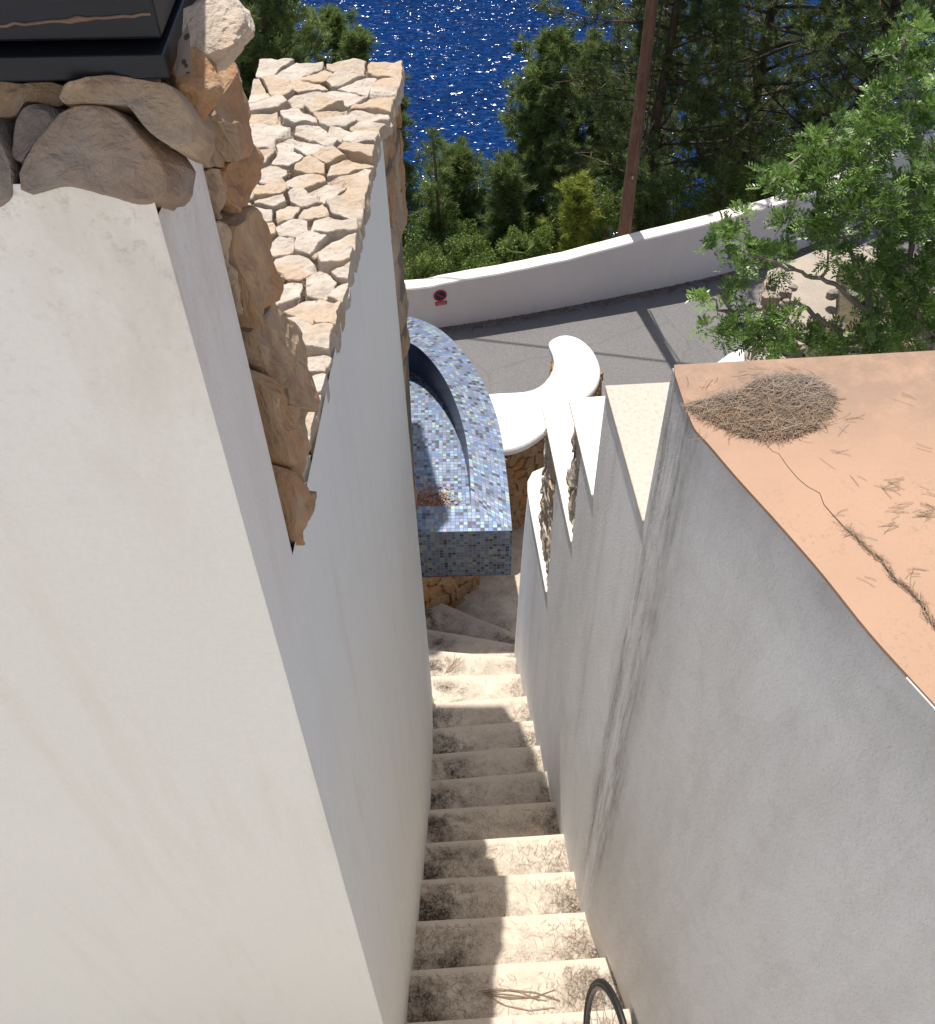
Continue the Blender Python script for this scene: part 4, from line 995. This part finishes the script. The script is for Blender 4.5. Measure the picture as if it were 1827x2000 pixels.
tri_obj('foliage',np.array(LV),SH_B,ms_,4,shade=np.array(SHD)); wd.build('branches',TWIG,ms_,smooth=True)
# =========================================================================== UTILITY POLE
PW=mat_wood('weathered_pole_wood',(.22,.12,.075),(.12,.06,.04))
pb_=place(1219,462,12.86); pol=empty('utility_pole',(pb_[0],12.86,-10.2),'tall weathered brown wooden utility pole with a black cable, standing behind the road parapet','pole')
mb=MB(); px_=pb_[0]; pts=[];rr=[]
for i in range(22):
    z=-10.2+i*.31; pts.append((px_+.012*noise.noise(Vector((z*.8,1,1))),12.86,z)); rr.append(.105-.0022*i*1.0+.004*noise.noise(Vector((z*3,4,1))))
mb.tube(pts,rr,14); mb.build('pole_shaft',PW,pol,smooth=True)
ztop=-10.2+21*.31
BK=mat_plain('black_rubber',(.012,.012,.013),.5,0,0,30,.1)
mb=MB(); mb.tube([(px_+.115+.012*math.sin(z*2.3),12.80,z) for z in np.linspace(-7.5,ztop-.1,18)],.011,6); mb.build('cable',BK,pol,smooth=True)
mb=MB(); mb.box(px_-.012,px_+.012,12.74,12.765,-7.85,-7.80); mb.build('metal_tag',mat_plain('tag_metal',(.5,.48,.46),.4,.8),pol)
# overhead wire
hw=ztop-.25; hh=hw+9.5; s_=hh/math.tan(SUN_EL); off=np.array([math.sin(SUN_AZ)*s_,math.cos(SUN_AZ)*s_])
A=atz(905,665,-9.5)[:2]+off; B=atz(1340,716,-9.5)[:2]+off; dv=(B-A)/np.linalg.norm(B-A); A=A-dv*9; B=B+dv*9
mb=MB(); mb.tube([(A[0]+(B[0]-A[0])*t,A[1]+(B[1]-A[1])*t,hw-.5*(1-(2*t-1)**2)*0.3) for t in np.linspace(0,1,16)],.017,6)
tag(mb.build('overhead_cable',BK,None),'thin black cable strung past the top of the wooden utility pole','cable')
# =========================================================================== BICYCLE WHEEL
wc=np.array([.552,1.025,-4.81]); wr=.335
we=empty('bicycle_wheel',(wc[0],wc[1],wc[2]-wr),'black bicycle wheel with thin tyre leaning against the right wall on the lowest visible steps','bicycle wheel')
wa=math.radians(84); Aw=np.array([math.cos(wa)*.0+.0-.10,math.sin(wa),0.]); Aw/=np.linalg.norm(Aw); Bw=np.array([.16,.0,1.]); Bw-=Aw*Bw.dot(Aw); Bw/=np.linalg.norm(Bw); Nw=np.cross(Aw,Bw)
def ring(r,rx_,ry_,n=64,m_=10):
    rings=[]
    for i in range(n+1):
        a=2*math.pi*i/n; dr=Aw*math.cos(a)+Bw*math.sin(a); rings.append([wc+dr*(r+rx_*math.cos(2*math.pi*k/m_))+Nw*ry_*math.sin(2*math.pi*k/m_) for k in range(m_)])
    mb=MB(); mb.loft(rings,caps=False); return mb
ring(wr-.014,.014,.0135).build('tyre',BK,we,smooth=True)
RIM=mat_plain('dark_anodised_rim',(.10,.10,.11),.3,.8,0,30,.1)
ring(wr-.036,.012,.010).build('rim',RIM,we,smooth=True)
mb=MB()
for i in range(24):
    a=2*math.pi*i/24; dr=Aw*math.cos(a)+Bw*math.sin(a); a2=a+(.9 if i%2 else -.9); d2=Aw*math.cos(a2)+Bw*math.sin(a2); mb.tube([wc+dr*(wr-.045),wc+d2*.02+Nw*(.03 if i%2 else -.03)],.0013,4)
mb.build('spokes',mat_plain('spoke_steel',(.5,.5,.5),.3,.9),we)
mb=MB(); mb.tube([wc-Nw*.05,wc+Nw*.05],.018,10); mb.build('hub',RIM,we)
# =========================================================================== NEEDLE LITTER
rs=np.random.RandomState(91); P=[];
for k in range(1,len(nos)):
    z,a,b=nos[k]; _,a0,b0=nos[k-1]; a=np.array(a);b=np.array(b);a0=np.array(a0);b0=np.array(b0); w_=np.linalg.norm(b-a)
    cnt=int(rs.uniform(600,1000)) if k<14 else int(rs.uniform(160,260))
    u=np.where(rs.rand(cnt)<.45,np.abs(rs.normal(0,.2,cnt)),np.where(rs.rand(cnt)<.45,1-np.abs(rs.normal(0,.13,cnt)),rs.rand(cnt))); u=np.clip(u,.01,.99)
    v=rs.rand(cnt)**1.25*.93+.02
    q=(a0[None]*(1-u)[:,None]+b0[None]*u[:,None])*(1-v)[:,None]+(a[None]*(1-u)[:,None]+b[None]*u[:,None])*v[:,None]
    P.append(np.concatenate([q,np.full((cnt,1),z+.004)+rs.rand(cnt,1)*.006],1))
u=rs.rand(500); P.append(np.stack([rs.uniform(-.35,.5,500),rs.uniform(4.8,6.0,500),np.full(500,-7.704)],1))
P=np.concatenate(P); n=len(P); a=rs.uniform(0,6.28,n); Dn=np.stack([np.cos(a),np.sin(a),rs.uniform(-.06,.06,n)],1)
tag(needles('step_needle_litter',P,Dn,rs.uniform(.012,.055,n),.0012,NEEDLE,seed=12,bend=.2),'loose brown pine needles and bits scattered over the cream steps','needle litter',kind='stuff')
# twigs lying on steps
def twig(L,z,rad,name,label,mat=TWIG,cat='twig'):
    mb=MB(); p=[atz(x,y,z+.008) for x,y in L]; mb.tube(p,[rad*(1-.6*i/len(p)) for i in range(len(p))],5); return tag(mb.build(name,mat,None,smooth=True),label,cat)
def spray(L,z,k,name,label,cat,width=.003,mat=NEEDLE):
    (x0,y0),(x1,y1)=L; rs=np.random.RandomState(k); Ps=[];Ds=[];Ls=[]
    a=atz(x0,y0,z);b=atz(x1,y1,z); d=b-a; Ln=np.linalg.norm(d)
    for i in range(k):
        dd=unit(d+rs.normal(0,.16,3)*Ln*np.array([1,1,.05])); l=Ln*rs.uniform(.45,.95); st=a+d*rs.uniform(0,.15); Ps.append(st+dd*l/2+np.array([0,0,.008])); Ds.append(dd); Ls.append(l)
    return tag(needles(name,np.array(Ps),np.array(Ds),np.array(Ls),width,mat,seed=k,bend=.25),label,cat)
spray(((868,1318),(902,1286)),-7.03,11,'dry_frond','dry grassy frond on the sunlit step near the bottom of the stairs','frond',.006)
spray(((925,1935),(1090,1978)),-5.5,6,'fallen_twig','long brown forked twig lying across the step nearest the camera','twig',.0045)
# needle pile on the roof
from math import cos,sin
polyp=[tuple(atz(x,y,ZR)[:2]) for x,y in((1342,792),(1400,778),(1440,772),(1490,740),(1560,735),(1615,755),(1630,792),(1600,835),(1520,862),(1450,852),(1390,826),(1350,805))]
def inpoly(x,y,P):
    c=False
    for i in range(len(P)):
        (x1,y1),(x2,y2)=P[i-1],P[i]
        if (y1>y)!=(y2>y) and x<(x2-x1)*(y-y1)/(y2-y1)+x1: c=not c
    return c
rs=np.random.RandomState(14); P=[];bxs=np.array(polyp); cpt=bxs.mean(0)
while len(P)<3600:
    x=rs.uniform(bxs[:,0].min(),bxs[:,0].max()); y=rs.uniform(bxs[:,1].min(),bxs[:,1].max())
    if (inpoly(x,y,polyp) and noise.noise(Vector((x*16,y*16,2)))>-.22-.5*rs.rand()) or rs.rand()<.012:
        e_=min(1.,np.linalg.norm(np.array([x,y])-cpt)/.16); P.append((x,y,ZR+.002+.018*(1-e_**2)*rs.rand()+.008*rs.rand()))
P=np.array(P); n=len(P); a=rs.normal(0,.7,n)+np.where(rs.rand(n)<.25,1.6,0); Dn=np.stack([np.cos(a),np.sin(a),rs.uniform(-.22,.22,n)],1)
pile=tag(needles('needle_pile',P,Dn,rs.uniform(.02,.06,n),.0011,NEEDLE,seed=15,bend=.35),'heap of dry grey brown pine needles on the far corner of the orange roof','needle pile',kind='stuff')
mb=MB(); mb.prism([tuple(np.array(p)*.96+cpt*.04) for p in polyp],ZR+.0005,ZR+.004); 
LM=mat_plain('needle_humus',(.13,.095,.065),.95,0,.8,180,.8); mb.build('humus_mat',LM,pile)
sel=rs.rand(len(P))<np.clip(.13+(P[:,1]-cpt[1])*2.6,.02,.34); Pg=P[sel]+np.array([0,0,.006]); ng=len(Pg); ag=rs.normal(.3,.6,ng)
needles('grey_needles',Pg,np.stack([np.cos(ag),np.sin(ag),rs.uniform(-.2,.35,ng)],1),rs.uniform(.03,.065,ng),.0013,NEEDLE2,pile,seed=16,bend=.3)['kind']='stuff'
# crack with needles
ckp=[(1495,865),(1508,880),(1522,886),(1540,912),(1560,935),(1578,950),(1602,963),(1610,985),(1627,1005),(1650,1030),(1672,1048),(1700,1078),(1722,1092),(1745,1128),(1772,1150),(1800,1178),(1815,1205),(1827,1222),(1850,1240)]
cw=[.0008,.0008,.0009,.001,.001,.001,.0012,.0014,.0018,.003,.004,.0045,.005,.0045,.004,.003,.003,.003,.003]
cp=[atz(x,y,ZR+.0012) for x,y in ckp]; V=[];f=[]
for i,p in enumerate(cp):
    t=unit(cp[min(i+1,len(cp)-1)]-cp[max(i-1,0)]); s2=np.array([-t[1],t[0],0])*cw[i]*.6; V+=[p-s2,p+s2]
f=[(2*i,2*i+2,2*i+3,2*i+1) for i in range(len(cp)-1)]
obj('roof_crack',V,f,mat_plain('crack_shadow',(.05,.03,.02),.95),ter)
P=[];A_=[]
for i in range(9,len(cp)-1):
    for k in range(16):
        t=rs.rand(); P.append(cp[i]*(1-t)+cp[i+1]*t+np.array([rs.normal(0,.003),rs.normal(0,.003),.002+.005*rs.rand()])); dv=cp[i+1]-cp[i]; A_.append(math.atan2(dv[1],dv[0])+rs.normal(0,.35 if rs.rand()<.8 else 1.))
for (x,y,ang,m_) in [(1640,880,.1,3),(1620,905,-.9,1),(1800,870,-.6,2),(1685,935,-.9,2),(1640,1000,.15,2),(1745,948,.2,8),(1740,955,-.7,5),(1755,1000,.05,6),(1740,1025,.4,7),(1810,1005,.4,14),(1820,990,-.5,8),(1765,985,.2,3),(1700,1130,-.6,2),(1790,1115,-.2,4),(1780,1130,.9,3),(1690,1060,-.5,2),(1825,960,-.5,4),(1450,735,.1,4),(1390,745,1.,2),(1480,730,-.2,6),(1540,722,-.8,5),(1590,730,-.7,4),(1640,775,.1,4),(1770,780,-.6,3),(1660,820,.1,5)]:
    for k in range(m_): P.append(atz(x+rs.normal(0,9),y+rs.normal(0,6),ZR+.003)); A_.append(ang+rs.normal(0,.25))
P=np.array(P);A_=np.array(A_); n=len(P)
tag(needles('roof_needles',P,np.stack([np.cos(A_),np.sin(A_),rs.uniform(-.05,.05,n)],1),rs.uniform(.02,.055,n),.0011,NEEDLE,seed=18,bend=.2),'loose pine needles lying along the crack and in small groups on the orange roof','needle litter',kind='stuff')
# dry leaf line at the foot of the road parapet
n=2500; t=rs.uniform(.2,.8,n); P=[]
for q in t:
    p=np.array(lerpP(PBd,q)); P.append((p[0]+rs.normal(0,.03),p[1]-.02-abs(rs.normal(0,.07)),-9.495+rs.rand()*.01))
P=np.array(P); a=rs.uniform(0,6.28,n)
tag(needles('gutter_litter',P,np.stack([np.cos(a),np.sin(a),rs.uniform(-.1,.1,n)],1),rs.uniform(.03,.1,n),.012,NEEDLE,seed=19),'dark strip of dry leaves along the foot of the road parapet','leaf litter',kind='stuff')
# =========================================================================== UNSEEN WALL ADDED BEHIND THE VIEWER TO BOUNCE LIGHT
he=empty('reflector',(0,-2,-9.4),'white plastered block added behind the viewpoint to bounce sunlight','reflector')
mb=MB(); mb.box(-7,6,-6.0,-1.45,-9.4,2.6); mb.build('bounce_wall',WP,he)

# slabs added out of frame, shaped to cast the shade on steps and basin
ce=empty('added_shade_caster',(-2.4,5.6,-9.5),'unseen flat white slabs on steel posts, added left of the stairs to shade the steps and basin','occluder')
mb=MB(); mb.prism([(.105,4.60),(.0,5.15),(-.20,6.02),(-.30,6.20),(-3.2,6.25),(-3.2,4.5)],-1.60,-1.52); mb.build('shade_slab',WP,ce)
mb=MB(); mb.prism([(-3.2,7.0),(-.86,7.05),(-.64,7.38),(-.71,7.9),(-.95,9.0),(-3.2,9.1)],-1.60,-1.52); mb.build('shade_slab',WP,ce)
mb=MB(); mb.box(-3.2,-3.05,4.6,9.0,-1.68,-1.605); mb.build('beam',DM,ce)
mb=MB(); mb.tube([(-2.9,5.6,-9.6),(-2.9,5.6,-1.6)],.05,10); mb.build('post',DM,ce,smooth=True)
mb=MB(); mb.tube([(-3.1,8.2,-9.6),(-3.1,8.2,-1.68)],.05,10); mb.build('post',DM,ce,smooth=True)
